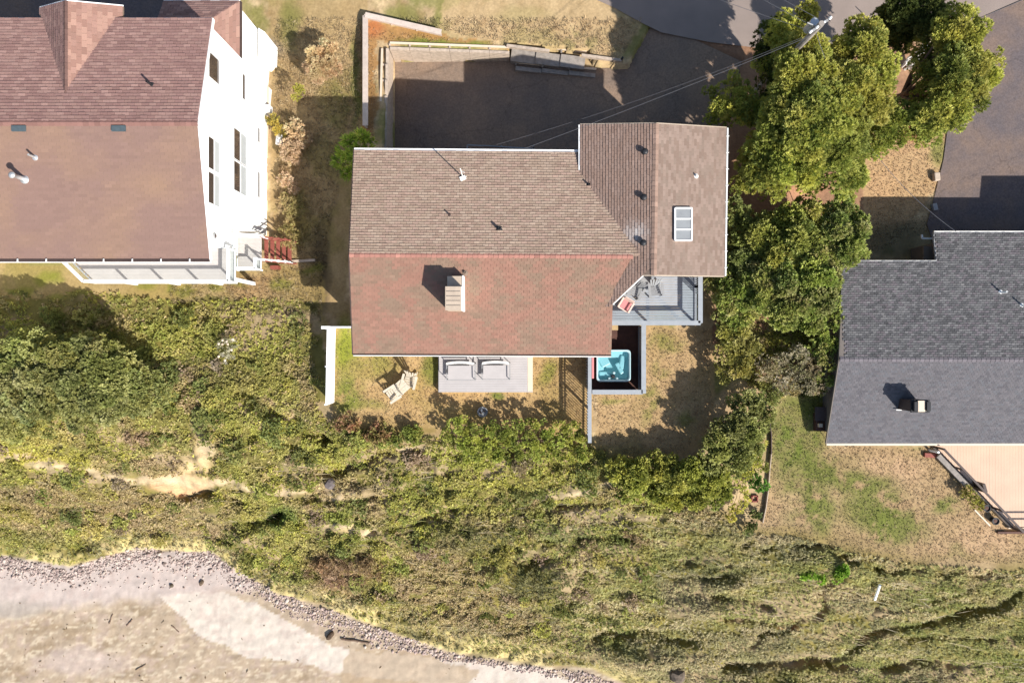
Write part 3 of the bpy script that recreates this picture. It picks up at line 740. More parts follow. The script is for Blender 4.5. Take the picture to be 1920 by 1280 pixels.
# chimney: tall block to the south, low block to the north
def chim_pt(px,py): return onNS(px,py,False)
c0=chim_pt(837,584); c1=chim_pt(868,584); c2=chim_pt(868,540); c3=chim_pt(868,519)
ch=MB(); zt=6.95
def at(px,py,z): return P(px,py,z)
t0=P(836,586,zt-0.0); 
x0=P(837,0,6.6).x; x1=P(866,0,6.6).x
ys=P(0,583,5.6).y; ym=P(0,538,6.9).y; yn=P(0,517,6.3).y
ch.box(x0,x1,ys,ym,4.9,zt); ch.box(x0,x1,ym+0.003,yn,4.9,6.15)
cho=ch.build('chimney',M['chim'],mh)
cp=MB(); cp.box(x1-0.02,x1+0.06,ys-0.02,yn+0.02,4.9,6.18); cp.box(x1-0.02,x1+0.05,ys-0.02,ym+0.02,6.1,zt+0.03); cp.build('corner_trim',M['white'],cho)
cp=MB(); cp.beam((x0-.12,ys-.10,5.05+.0),(x1+.16,ys-.10,5.05),.14,.05); cp.build('flashing',M['flash'],cho)
cp=MB(); cp.box(x0-0.02,x1,ys-0.02,ym+0.02,zt,zt+0.035); cp.build('cap',M['chim'],cho)
for k in range(4):
    s_=MB(); yy=ys+0.10+(ym-ys-0.2)*(k+.5)/4; s_.box(x0+.03,x1-.05,yy-.012,yy+.012,zt+.035,zt+.05); s_.build('cap_seam',M['wallg'],cho)
# entry porch rail by the north wall
pr=MB()
for (a,b) in (((876,272,-0.4),(1000,279,-0.4)),((876,272,-0.4),(876,281,-0.4))): pr.beam(P(*a),P(*b),.07,.07)
pr.beam(P(905,273,-.2),P(1003,280,-.6),.06,.06)
for px in (876,940,1000): q=P(px,274,-.4); pr.beam(q,q-Vector((0,0,2.2)),.07,.07)
pr.build('porch_rail',M['gray'],mh)

# ------------------------------------------------------------------ decks
def boards(parent, x0, x1, y0, y1, z, m, bw_=0.14, gap=0.012, along='x', th=0.035, poly=None, jit=0.003, clipfn=None):
    "separate deck boards; each is a part"
    n=max(1,round(((y1-y0) if along=='x' else (x1-x0))/bw_)); st=((y1-y0) if along=='x' else (x1-x0))/n
    cache={}
    for i in range(n):
        if along=='x':
            lo,hi=(x0,x1) if clipfn is None else clipfn(y0+(i+.5)*st)
            if hi-lo<0.1: continue
            L=round(hi-lo,3); cen=Vector(((lo+hi)/2,y0+(i+.5)*st,z+random.uniform(-jit,jit)))
            dims=(L,st-gap,th)
        else:
            lo,hi=(y0,y1) if clipfn is None else clipfn(x0+(i+.5)*st)
            if hi-lo<0.1: continue
            L=round(hi-lo,3); cen=Vector((x0+(i+.5)*st,(lo+hi)/2,z+random.uniform(-jit,jit)))
            dims=(st-gap,L,th)
        if dims not in cache:
            mb=MB(); mb.obox((0,0,0),*dims); cache[dims]=mb.mesh('deck_board')
        link('deck_board',cache[dims],m,parent,cen)
def rail(parent, pts, z, h=1.0, cap=0.14, post=0.09, m='grayw', posts=None, glass=True, name='top_rail', capth=0.045):
    for k in range(len(pts)-1):
        a=Vector((*pts[k],z)); b=Vector((*pts[k+1],z)); mb=MB()
        mb.beam(a+Vector((0,0,h)),b+Vector((0,0,h)),cap,capth); mb.build(name,M[m],parent)
        mb=MB(); mb.beam(a+Vector((0,0,.12)),b+Vector((0,0,.12)),.05,.05); mb.build('bottom_rail',M[m],parent)
        L=(b-a).length; n=max(1,round(L/(posts or 1.9)))
        for i in range(n+1):
            if k and i==0: continue
            p=a+(b-a)*i/n; mb=MB(); mb.box(p.x-post/2,p.x+post/2,p.y-post/2,p.y+post/2,z-.1,z+h-.02); mb.build('post',M[m],parent)
        if glass:
            for i in range(n):
                p=a+(b-a)*(i+.04)/n; q=a+(b-a)*(i+.96)/n; mb=MB(); mb.beam(p+Vector((0,0,h*.54)),q+Vector((0,0,h*.54)),.012,h*.74); mb.build('glass_pane',M['glass'],parent)

# grey upper deck between the gables
ud=empty('deck',(7.5,2.2,0),'grey boarded upper deck with top rail in the corner of the middle house','deck')
dzf=2.4
boards(ud,4.9,10.15,0.98,4.4,dzf,M['grayd'],0.14,0.016)
for x in (5.2,7.5,9.9):
    f=MB(); f.box(x-.07,x+.07,1.05,4.3,dzf-.22,dzf-.02); f.build('joist',M['darkwood'],ud)
for x,y in ((5.3,1.1),(10.0,1.1),(10.0,3.3),(7.6,1.1)):
    f=MB(); f.box(x-.08,x+.08,y-.08,y+.08,-.8,dzf-.22); f.build('support_post',M['grayw'],ud)
rail(ud,[(4.95,0.99),(10.1,0.99),(10.1,3.0)],dzf,1.0,0.24,0.10,'grayw',2.55)
rail(ud,[(10.1,3.0),(10.1,4.2)],dzf,1.0,0.24,0.10,'grayw',1.2,glass=False)
bal=None
mb=MB(); mb.box(-.022,.022,-.022,.022,0,.82); bm0=mb.mesh('baluster')
for k in range(9): link('baluster',bm0,M['grayw'],ud,(10.1,2.55+.12*k+.1,dzf+.14))

# hot tub enclosure
en=empty('hot_tub_enclosure',(6.0,-1.0,0),'grey capped wooden wall on two sides of the hot tub','wall')
def fence_wall(parent, p0, p1, z0, h, m, cap=0.26, bw_=0.15, gap=0.006, th=0.03, capm=None, pn='fence_board'):
    p0=Vector((*p0,z0)); p1=Vector((*p1,z0)); L=(p1-p0).length; n=max(1,round(L/bw_)); ang=math.atan2(p1.y-p0.y,p1.x-p0.x)
    mb=MB(); mb.obox((0,0,h/2),L/n-gap,th,h); me=mb.mesh(pn)
    for i in range(n):
        q=p0+(p1-p0)*(i+.5)/n; link(pn,me,m,parent,q+Vector((0,0,random.uniform(-.008,.008))),(0,0,ang))
    d=(p1-p0).normalized(); s=Vector((-d.y,d.x,0))
    for zz in (.3,h-.25):
        r=MB(); r.beam(p0+s*(th/2+.026)+Vector((0,0,zz)),p1+s*(th/2+.026)+Vector((0,0,zz)),.05,.09); r.build('rail',m,parent)
    if cap:
        r=MB(); r.beam(p0-d*cap*.3+Vector((0,0,h+.03)),p1+d*cap*.3+Vector((0,0,h+.03)),cap,.045); r.build('cap_rail',capm or m,parent)
    n=max(1,round(L/2.0))
    for i in range(n+1):
        q=p0+(p1-p0)*i/n-s*(th/2+.052); r=MB(); r.box(q.x-.045,q.x+.045,q.y-.045,q.y+.045,z0-.1,z0+h); r.build('fence_post',m,parent)
fence_wall(en,(7.42,-2.85),(7.42,.85),-.05,1.55,M['grayw'],0.26)
fence_wall(en,(4.6,-2.85),(7.28,-2.85),-.05,1.55,M['grayw'],0.26)
fl=MB(); fl.box(4.45,7.35,-2.8,1.9,-.15,0.12); fl.build('floor',M['darkwood'],en)
# hot tub
tx0,tx1,ty0,ty1=4.82,6.80,-2.30,-0.46
ht=empty('hot_tub',((tx0+tx1)/2,(ty0+ty1)/2,0.12),'square hot tub full of turquoise water between grey walls','hot tub')
zt_=0.95
def rrect(x0,x1,y0,y1,r,n=5):
    o=[]
    for cx,cy,a0 in ((x1-r,y1-r,0),(x0+r,y1-r,90),(x0+r,y0+r,180),(x1-r,y0+r,270)):
        for i in range(n+1): t=math.radians(a0+90*i/n); o.append((cx+r*math.cos(t),cy+r*math.sin(t)))
    return o
def ringloft(loops):
    mb=MB(); n=len(loops[0][0]); 
    for pts,z in loops: mb.v += [(p[0],p[1],z) for p in pts]
    for k in range(len(loops)-1):
        mb.f += [(k*n+i,k*n+(i+1)%n,(k+1)*n+(i+1)%n,(k+1)*n+i) for i in range(n)]
    return mb
sk_=MB(); sk_.prism(rrect(tx0+.03,tx1-.03,ty0+.03,ty1-.03,.2),.12,zt_-.04); 
ca=ringloft([(rrect(tx0+.03,tx1-.03,ty0+.03,ty1-.03,.2),.12),(rrect(tx0+.03,tx1-.03,ty0+.03,ty1-.03,.2),zt_-.04)]); ca.build('cabinet',M['darkwood'],ht)
rim=ringloft([(rrect(tx0,tx1,ty0,ty1,.22),zt_-.05),(rrect(tx0,tx1,ty0,ty1,.22),zt_),(rrect(tx0+.02,tx1-.02,ty0+.02,ty1-.02,.21),zt_+.03),(rrect(tx0+.07,tx1-.07,ty0+.07,ty1-.07,.19),zt_+.03),(rrect(tx0+.11,tx1-.11,ty0+.11,ty1-.11,.18),zt_-.03)])
rim.build('rim',M['tubrim'],ht,smooth=True)
sh=ringloft([(rrect(tx0+.11,tx1-.11,ty0+.11,ty1-.11,.18),zt_-.03),(rrect(tx0+.15,tx1-.15,ty0+.15,ty1-.15,.17),zt_-.35),(rrect(tx0+.48,tx1-.48,ty0+.45,ty1-.45,.25),zt_-.42),(rrect(tx0+.55,tx1-.55,ty0+.5,ty1-.5,.22),zt_-.76)])
n_=len(sh.v)//4; sh.f.append(tuple(range(3*n_,4*n_))); sh.build('shell',M['acrylic'],ht,smooth=True)
for (cx,cy,rz_,sx,sy) in ((tx0+.42,ty1-.55,.5,.55,.9),(tx1-.45,ty1-.75,-.2,.3,.8),(tx0+.55,ty0+.42,.0,.7,.3),(tx1-.6,ty0+.75,.5,.25,.7)):
    m_=MB(); m_.obox((cx,cy,zt_-.37),sx,sy,.18,rz_); o=m_.build('moulded_seat',M['acrylic'],ht,bev=.06)
wa=MB(); wa.prism(rrect(tx0+.10,tx1-.10,ty0+.10,ty1-.10,.18),zt_-.13,zt_-.125); 
wp=bpy.data.meshes.new('water'); pts=rrect(tx0+.112,tx1-.112,ty0+.112,ty1-.112,.18); wp.from_pydata([tuple(Vector((p[0],p[1],zt_-.10))-ORI[ht.name]) for p in pts],[],[tuple(range(len(pts)))]); link('water',wp,M['water'],ht)
q=(tx0+.98,ty0+.30,zt_-.06); f=MB(); f.lathe(q,[(.12,-.06),(.12,.03),(.09,.06),(.03,.06)],14); f.build('filter_cap',M['black'],ht)
for k,(dx,dy) in enumerate(((-.22,-.05),(.22,-.05),(.05,.28))):
    f=MB(); f.lathe((tx0+.98+dx,ty0+.22+dy,zt_-.12),[(.07,-.03),(.07,.05),(.03,.06)],10); f.build('jet_knob',M['tubrim'],ht)
cv=MB(); cv.box(4.42,4.52,-2.2,-.5,.12,1.25); cv.box(4.54,4.66,-2.1,-.55,.12,1.18)
cv.top('tub_cover',M['pink'],'faded red folded tub cover standing between the hot tub and the fence','cover',bev=.02)
st=empty('steps',(5.55,.75,.12),'small tan wooden steps at the house end of the hot tub','steps')
for k,(y,z) in enumerate(((0.85,.72),(0.45,.46),(0.1,.24))):
    m_=MB(); m_.box(5.0,6.1,y-.2,y+.2,z-.04,z); m_.build('tread',M['floor'] if k<1 else M['darkwood'],st)
for x in (5.05,6.05):
    m_=MB(); m_.prism([(x-.03,-.1),(x+.03,-.1),(x+.03,1.05),(x-.03,1.05)],.12,.2); m_.build('stringer',M['darkwood'],st)

# long grey slat fence south of the house
ef=empty('slat_fence',(4.35,-3.2,0),'grey slat fence running from the tub wall down to the bluff edge','fence')
zf0=-.05
mb=MB(); mb.obox((0,0,.85),.012,.06,1.62); pk=mb.mesh('picket')
npk=31
for i in range(npk):
    y=-.35-5.3*(i+.5)/npk; link('picket',pk,M['grayw'],ef,(4.33,y,min(0,float(zat(4.33,y)))))
m_=MB(); m_.beam((4.36,-.3,1.72),(4.36,-5.68,1.72),.2,.045); m_.build('cap_rail',M['grayw'],ef)
for zz in (.25,1.5):
    m_=MB(); m_.beam((4.40,-.3,zz),(4.40,-5.68,zz),.05,.09); m_.build('rail',M['grayw'],ef)
for k in range(4):
    y=-.4-5.2*k/3; m_=MB(); m_.box(4.36,4.45,y-.045,y+.045,-.6,1.7); m_.build('fence_post',M['grayw'],ef)

# white board fence west of the patio
wf=empty('white_fence',(-10.2,-1.4,0),'solid white board fence along the west side of the patio yard','fence')
fence_wall(wf,(-10.36,.72),(-10.44,-3.55),-.1,1.72,M['white'],0.07,0.16,0.004)
fence_wall(wf,(-10.36,.80),(-8.6,.80),-.1,1.72,M['white'],0.09,0.16,0.004)
e=MB(); e.box(-10.7,-10.2,.70,.86,1.62,1.72); e.build('corner_cap',M['white'],wf)

# patio deck
pd=empty('patio_deck',(-1.3,-1.6,0),'low pale patio deck of narrow boards on the south lawn','deck')
zp=.42
px0,px1=P(823,0,zp).x,P(999,0,zp).x; py0,py1=P(0,734,zp).y,-.18
boards(pd,px0,px1-.3,py0+.02,py1,zp,M['patio'],0.14,0.006,jit=.0015)
m_=MB(); m_.box(px1-.29,px1,py0+.02,py1,zp-.04,zp+.01); m_.build('edge_board',M['cream'],pd)
m_=MB(); m_.box(px0,px1,py0-.03,py0+.016,.0,zp+.012); m_.build('fascia',M['patio'],pd)
m_=MB(); m_.box(px0-.03,px0-.002,py0-.03,py1,.0,zp); m_.build('fascia',M['patio'],pd)
def loveseat(name,label,xl,xr,yf,yb):
    z=zp; t=empty(name,((xl+xr)/2,(yf+yb)/2,z),label,'bench','metal benches on the patio deck')
    zs=z+.42; 
    s=MB(); s.box(xl+.06,xr-.06,yf+.02,yb-.12,zs-.03,zs); s.build('seat',M['patio'],t)
    n=10; b=MB()
    for i in range(n):
        x_0=xl+.04+(xr-xl-.08)*i/n; x_1=xl+.04+(xr-xl-.08)*(i+1)/n
        c=lambda x: .09*(1-((x-(xl+xr)/2)/((xr-xl)/2))**2)
        b.beam((x_0,yb+.0+c(x_0),zs+.72),(x_1,yb+c(x_1),zs+.72),.13,.06)
    b.build('back_rail',M['flash'],t)
    g=MB(); g.add([(xl+.08,yb-.08,zs+.05),(xr-.08,yb-.08,zs+.05),(xr-.08,yb+.06,zs+.70),(xl+.08,yb+.06,zs+.70)],[(0,1,2,3)]); g.build('back_panel',M['graydk'],t)
    for x in (xl,xr):
        m_=MB(); m_.beam((x,yf-.02,zs+.2),(x,yb,zs+.22),.045,.03); m_.build('armrest',M['gray'],t)
        for y,h in ((yf,.2),(yb,.72)):
            m_=MB(); m_.tube((x,y,z+.02),(x,y,zs+h),.022); m_.build('leg',M['gray'],t)
            m_=MB(); m_.tube((x,y,z+.018),(x,y,z+.06),.035); m_.build('foot',M['graydk'],t)
    m_=MB(); m_.tube((xl,yf,zs-.02),(xr,yf,zs-.02),.02); m_.build('front_bar',M['gray'],t)
    m_=MB(); m_.obox((xl-.02,(yf+yb)/2+.05,zs+.22),.09,.22,.02); m_.build('arm_shadow',M['graydk'],t)  # dark slab standing in for the shadow of the left arm
    return t
q0=P(838,0,.9).x; q1=P(891,0,.9).x; q2=P(904,0,.9).x; q3=P(956,0,.9).x; yf=P(0,712,.9).y; yb=P(0,682,1.4).y
loveseat('patio_bench','grey bench at the west end of the patio deck, next to its edge',q0,q1,yf,yb)
loveseat('patio_bench','grey bench at the middle of the patio deck, east of its twin',q2,q3,yf+.02,yb+.02)
# fire bowl in the hedge shade
fbp=G(905,771); fbw=empty('fire_bowl',fbp,'small bluish metal fire bowl on the lawn in the shade of the hedge','fire bowl')
m_=MB(); m_.lathe(fbp+Vector((0,0,.14)),[(.12,0),(.25,.06),(.31,.16),(.30,.18),(.23,.09),(.05,.05)],16); m_.build('bowl',M['gray'],fbw,smooth=True)
for k in range(3):
    a=k*2.1; m_=MB(); m_.tube(fbp+Vector((.2*math.cos(a),.2*math.sin(a),0)),fbp+Vector((.12*math.cos(a),.12*math.sin(a),.2)),.02); m_.build('leg',M['black'],fbw)
for k in range(4):
    a=k*1.7; m_=MB(); m_.tube(fbp+Vector((-.18*math.cos(a),-.18*math.sin(a),.25)),fbp+Vector((.16*math.cos(a+.4),.16*math.sin(a+.4),.3)),.035); m_.build('log',M['flash' if k%2 else 'bark'],fbw)

# double lawn chair with table between
def adirondack_parts(t, base, rot, m, sc_=1.0, seatm=None, fan=True):
    R=Matrix.Translation(Vector(base))@Matrix.Rotation(rot,4,'Z')@Matrix.Scale(sc_,4)
    def bx(name,cen,sx,sy,sz,rx=0,mm=None,rz_=0,ry=0):
        b=MB(); b.obox((0,0,0),sx,sy,sz,rz_,rx,ry)
        b.v=[tuple(R@(Vector(cen)+Vector(v))) for v in b.v]; return b.build(name,mm or m,t)
    for i in range(5): bx('seat_slat',(0,-.22+.115*i,.40-.03*i),.50,.10,.022,-.2)
    for i in range(5):
        x=-.2+.1*i; bx('back_slat',(x*1.12,.36+.02*abs(i-2),.68-.02*abs(i-2)),.085,.022,.80-.06*abs(i-2),-.35,None,0,.10*(i-2))
    for s in (-1,1):
        bx('armrest',(s*.33,.0,.58),.12,.66,.025)
        bx('front_leg',(s*.29,-.26,.29),.03,.09,.58)
        bx('rear_leg',(s*.25,.18,.24),.03,.75,.10,-.35)
dc=G(757,727); 
dch=empty('double_chair',dc,'cream double Adirondack chair with a table joining its two seats on the lawn','chair')
ax_=Vector((0.62,0.78,0)); 
pA=G(768,714); pB=G(741,737)
adirondack_parts(dch,(pA.x+.05,pA.y,pA.z+.02),-0.25,M['creamchair'],1.15)
adirondack_parts(dch,(pB.x-.05,pB.y,pB.z+.02),-0.25-0.75,M['creamchair'],1.15)
m_=MB(); cc=(pA+pB)/2; 
for k in range(5):
    m_=MB(); o_=Vector((math.cos(.72+1.57),math.sin(.72+1.57),0))*(k-2)*.15+cc; m_.obox((o_.x,o_.y,cc.z+.66),.85,.14,.025,.72); m_.build('table_slat',M['creamchair'],dch)
m_=MB(); m_.obox((cc.x,cc.y,cc.z+.32),.5,.4,.62,.72); m_.build('table_base',M['creamchair'],dch)

# chairs on the upper deck
def deckchair(label,px,py,rot,m,name='deck_chair'):
    q=P(px,py,dzf+.45); b=(q.x,q.y,dzf+.02); t=empty(name,b,label,'chair'); adirondack_parts(t,b,rot,m,1.08); return t
deckchair('grey chair on the upper deck, the one turned toward the rail corner',1192,546,-.55,M['gray'])
deckchair('grey chair on the upper deck, the one farthest from the pink chair',1229,544,.1,M['gray'])
q=P(1210,527,dzf+.5); stl=empty('side_table',(q.x,q.y,dzf+.02),'small grey square side table between two grey deck chairs','table')
m_=MB(); m_.obox((q.x,q.y,dzf+.5),.52,.52,.03,.6); m_.build('tabletop',M['gray'],stl)
for sx in (-1,1):
    for sy in (-1,1):
        c=Matrix.Rotation(.6,3,'Z')@Vector((sx*.2,sy*.2,0)); m_=MB(); m_.obox((q.x+c.x,q.y+c.y,dzf+.25),.05,.05,.47,.6); m_.build('leg',M['gray'],stl)
q=P(1174,571,dzf+.6); pk_=empty('pink_chair',(q.x,q.y,dzf+.02),'pink plastic armchair on the upper deck close to the red roof edge','chair')
rotp=-.55
def pch(name,cen,sx,sy,sz,mm,rx=0,bev=.02):
    b=MB(); b.obox((0,0,0),sx,sy,sz,0,rx); Rm=Matrix.Translation(Vector((q.x,q.y,dzf+.02)))@Matrix.Rotation(rotp,4,'Z')
    b.v=[tuple(Rm@(Vector(cen)+Vector(v))) for v in b.v]; return b.build(name,mm,pk_,bev=bev)
pch('seat',(0,-.03,.42),.52,.52,.04,M['pink']); pch('backrest',(0,.28,.66),.56,.05,.5,M['pinkrim'],-.2)
for s in (-1,1):
    pch('armrest',(s*.32,-.02,.62),.10,.62,.04,M['pinkrim']); pch('leg',(s*.29,-.26,.3),.06,.06,.6,M['pinkrim']); pch('leg',(s*.29,.26,.3),.06,.06,.6,M['pinkrim'])
pch('front_edge',(0,-.30,.42),.6,.07,.05,M['pinkrim'])

# ------------------------------------------------------------------ timber retaining walls by the driveway
rw=empty('retaining_wall',(-4,17.4,-3),'weathered timber retaining wall round the west and north sides of the sunken driveway','wall')
def plank_wall(parent,p0,p1,zb0,zb1,zt0,zt1,m,rows=5,seg=1.2,off=0.0,th=.06,postm=None,capw=.16):
    p0=Vector((*p0,0)); p1=Vector((*p1,0)); L=(p1-p0).length; n=max(1,round(L/seg)); d=(p1-p0)/L; s=Vector((-d.y,d.x,0))
    for i in range(n):
        a=p0+(p1-p0)*i/n; b=p0+(p1-p0)*(i+1)/n; f=(i+.5)/n; zb=zb0+(zb1-zb0)*f; zt=zt0+(zt1-zt0)*f; hh=(zt-zb)/rows
        for r_ in range(rows):
            z=zb+(r_+.5)*hh; mb=MB(); lean=s*(-.0)+s*random.uniform(-.008,.008)
            mb.beam(a+d*.006+lean+Vector((0,0,z)),b-d*.006+lean+Vector((0,0,z)),th,hh-.012); mb.build('plank',m,parent)
        mb=MB(); mb.beam(a+d*.01+s*capw*.35+Vector((0,0,zt+.03)),b-d*.01+s*capw*.35+Vector((0,0,zt+.03)),capw,.05); mb.build('cap_board',m,parent)
        q=a+s*(capw+.10); mb=MB(); mb.box(q.x-.055,q.x+.055,q.y-.055,q.y+.055,zb,zt+.06); mb.build('post',postm or m,parent)
    a=p0+s*(capw+.22); b=p1+s*(capw+.22); mb=MB(); mb.beam(a+Vector((0,0,zt0+.02)),b+Vector((0,0,zt1+.02)),.12,.08); mb.build('back_rail',M['cream'],parent)
plank_wall(rw,(-7.44,9.6),(-7.44,17.62),-3.1,-3.1,-.02,-1.15,M['plank'],5,1.0)
plank_wall(rw,(-7.38,17.62),(-0.15,17.36),-3.1,-2.35,-1.2,-1.22,M['plank'],4,1.22)
rw2=empty('timber_crib',(2.2,17,-2.2),'low grey weathered timber wall in two steps on the north side of the driveway','wall')
plank_wall(rw2,(-0.1,17.22),(4.4,16.62),-2.4,-1.9,-1.75,-1.5,M['plank2'],2,1.5,capw=.75)
plank_wall(rw2,(0.2,16.7),(5.1,16.15),-2.45,-1.9,-2.05,-1.72,M['plank2'],2,1.6,capw=.25)
# low pale fence around the soil strip
lf=empty('low_fence',(-8.7,14,0),'low pale weathered board fence bordering the bare soil strip above the driveway','fence')
def low_fence(parent,p0,p1,h,m,rows=3,seg=1.8):
    p0=Vector(p0); p1=Vector(p1); n=max(1,round((p1-p0).length/seg))
    for i in range(n):
        a=p0+(p1-p0)*i/n; b=p0+(p1-p0)*(i+1)/n; d=(b-a).normalized()
        for r_ in range(rows):
            z=(r_+.5)*h/rows; mb=MB(); mb.beam(a+d*.006+Vector((0,0,z)),b-d*.006+Vector((0,0,z)),.035,h/rows-.012); mb.build('board',m,parent)
        mb=MB(); q=a; mb.box(q.x-.05,q.x+.05,q.y-.05,q.y+.05,q.z-.2,q.z+h+.03); mb.build('post',m,parent)
    mb=MB(); mb.beam(p0+Vector((0,0,h+.02)),p1+Vector((0,0,h+.02)),.32,.05); mb.build('cap_board',m,parent)
a=G0(688,240); b=G0(688,36); c=G0(829,68)
low_fence(lf,(a.x,a.y,a.z),(b.x,b.y,b.z),.42,M['limewood']); low_fence(lf,(b.x,b.y,b.z),(c.x,c.y,c.z),.5,M['limewood'])
lf2=empty('edging_timber',G0(1100,110),'half buried timber edging at the east end of the driveway bank','edging')
for (p,q) in (((950,88),(1030,98)),((1090,106),(1165,116))):
    a=G0(*p); b=G0(*q); mb=MB(); mb.beam(a+Vector((0,0,.1)),b+Vector((0,0,.1)),.16,.25); mb.build('timber',M['plank'],lf2)
mb=MB(); q=G0(1165,114); mb.tube(q,q+Vector((0,0,.45)),.07); mb.build('end_post',M['black'],lf2)

# ------------------------------------------------------------------ LEFT HOUSE
lh=empty('house',(-22,10,0),'tall white house with reddish brown roof, white side wall and ocean-side deck','house')
WX=-14.36
zNe,zR,zSe=7.5,9.05,7.8
xR=-14.27
N1=Vector((xR,605*(H-zNe)/F,zNe)); Rr=Vector((P(370,230,zR).x,410*(H-zR)/F,zR)); S1=Vector((P(393,487,zSe).x,153*(H-zSe)/F,zSe))
xl=-36.0
N0=Vector((xl,N1.y,zNe)); R0_=Vector((xl,Rr.y,zR)); S0=Vector((xl,S1.y,zSe))
d=MB(); d.slab([N0,N1,Rr,R0_],.18); lN=d.build('roof',M['wallm'],lh)
palL=[A(160,126,116),A(154,120,112),A(166,132,122),A(150,116,108)]
shingles(lN,N0,N1,R0_,Rr,[c*1.08 for c in palL],0.165,0.33,0.05,seed=21,sp=0.08)
d=MB(); d.slab([S0,S1,Rr,R0_],.18); lS=d.build('roof',M['wallm'],lh)
pch_=lambda x,y: float(np.clip(2.6*(fb(np.array(x),np.array(y),2.4,331,4,0.6)-0.34),0,1))
shingles(lS,S0,S1,R0_,Rr,[A(154,124,112),A(166,134,112),A(156,124,112)],0.145,0.36,0.010,seed=22,sp=0.05,patch=pch_)
ridge_caps(lS,R0_,Rr,A(150,112,102),seed=6)
for a,b in ((S0,S1),): gut(lh,a+Vector((0,-.05,.02)),b+Vector((0,-.05,.02)),m='bronze',wd=.10,ht=.1,dz_=0); gut(lh,a+Vector((0,-.09,-.1)),b+Vector((0,-.09,-.1)),m='white',wd=.06,ht=.14,dz_=0,name='fascia')
for k in range(9):
    x=S1.x-.9-1.35*k; mb=MB(); mb.obox((x,S1.y-.05,zSe+.08),.05,.16,.03); mb.build('gutter_strap',M['white'],lh)
gut(lh,P(226,35,zNe),N1,m='white',wd=.08,ht=.12); gut(lh,N0,P(76,35,zNe),m='white',wd=.08,ht=.12)
for a,b in ((N1,Rr),(Rr,S1)): gut(lh,a+Vector((.03,0,-.03)),b+Vector((.03,0,-.03)),m='white',wd=.05,ht=.16,dz_=-.05,name='rake_trim')
# cross gable on the north slope
zDr,zDe=8.62,7.35
Dn=P(123,2,zDr); Ds=Vector((Dn.x,P(122,182,zDr).y,zDr))
W0=P(75,15,zDe); W1=Vector((W0.x,Ds.y+1.0,zDe)); E0_=P(230,12,zDe); E1_=Vector((E0_.x,Ds.y+1.0,zDe))
Ds2=Vector((Dn.x,Ds.y-0.6,zDr))
for (a,b,nm,pal,t_,sd_) in ((W0,Vector((W0.x,Ds2.y,zDe)),'w',palL,.045,23),(E0_,Vector((E0_.x,Ds2.y,zDe)),'e',[A(172,134,120),A(164,126,112),A(180,142,126)],.018,24)):
    d=MB(); d.slab([a,b,Ds2,Dn],.12); ro=d.build('roof',M['wallm'],lh)
    # keep only what stands above the main slope
    def zm(x,y): return zNe+(N1.y-y)*(zR-zNe)/(N1.y-Rr.y)
    def kp(x,y,a=a):
        z=zDe+(zDr-zDe)*(abs(x-a.x)/abs(Dn.x-a.x)); return z>zm(x,y)-.06
    shingles(ro,a,b,Dn,Ds2,pal,0.205,.33,t_,keep=kp,seed=sd_,sp=.12)
    gut(lh,a+Vector((0,.03,0)),Dn+Vector((0,.03,0)),m='white',wd=.05,name='rake_trim')
ridge_caps(lN,Dn,Ds,A(120,92,84),seed=8,wd=.2)
vwall(lh,[(W0.x+.15,N1.y-.4,-1.5,7.2),(E0_.x-.15,N1.y-.4,-1.5,7.2),(E0_.x-.15,Dn.y-.3,-1.5,7.2),(Dn.x,Dn.y-.3,-1.5,8.4),(W0.x+.15,Dn.y-.3,-1.5,7.2)],m='stucco')
# main walls (gable end faces the camera side)
yNw,ySw=N1.y-.35,6.2
def zroofL(y): return (zSe+(y-S1.y)*(zR-zSe)/(Rr.y-S1.y) if y<Rr.y else zNe+(N1.y-y)*(zR-zNe)/(N1.y-Rr.y))-.19
for ya_,yb2 in ((ySw,Rr.y-.001),(Rr.y,yNw)):
    vwall(lh,[(WX,ya_,-1.2,zroofL(ya_)),(WX,yb2,-1.2,zroofL(yb2)),(xl,yb2,-1.2,zroofL(yb2)),(xl,ya_,-1.2,zroofL(ya_))],m='stucco')
vwall(lh,[(-15.4,5.05,-.6,7.55),(-15.4,ySw-.01,-.6,7.7),(xl,ySw-.01,-.6,7.7),(xl,5.05,-.6,7.55)],m='stucco')
# low wing to the north east
wx1=-14.46; zwe=3.75
ne=Vector((wx1,18.05,zwe)); se=Vector((wx1,14.9,zwe)); apx=Vector((-17.2,15.1,5.35)); nw=Vector((-18.5,18.05,zwe))
d=MB(); d.slab([se,ne,apx],.12); w1=d.build('roof',M['wallm'],lh)
shingles(w1,se,ne,apx+Vector((0,-.01,0)),apx+Vector((0,.01,0)),[A(172,134,120),A(164,126,112),A(180,142,126)],.205,.33,.018,seed=25,sp=.1)
d=MB(); d.slab([ne,nw,apx],.12); w2=d.build('roof',M['wallm'],lh)
shingles(w2,nw,ne,apx+Vector((-1.2,.02,-.02)),apx+Vector((0.02,.02,0)),palL,.205,.33,.045,seed=26,sp=.14)
gut(lh,se+Vector((.05,0,0)),ne+Vector((.05,0,0)),m='bronze',wd=.08); gut(lh,nw+Vector((0,.05,0)),ne+Vector((0,.05,0)),m='white',wd=.06)
vwall(lh,[(-14.6,14.7,-1.6,zwe-.08),(-14.6,17.9,-1.6,zwe-.08),(-18.5,17.9,-1.6,zwe-.08),(-18.5,14.7,-1.6,zwe-.08)],m='stucco')
vwall(lh,[(-14.5,16.2,-1.6,1.0),(-14.5,17.9,-1.6,1.0),(-14.15,17.7,-1.6,.9),(-14.15,16.5,-1.6,.9)],m='stucco')
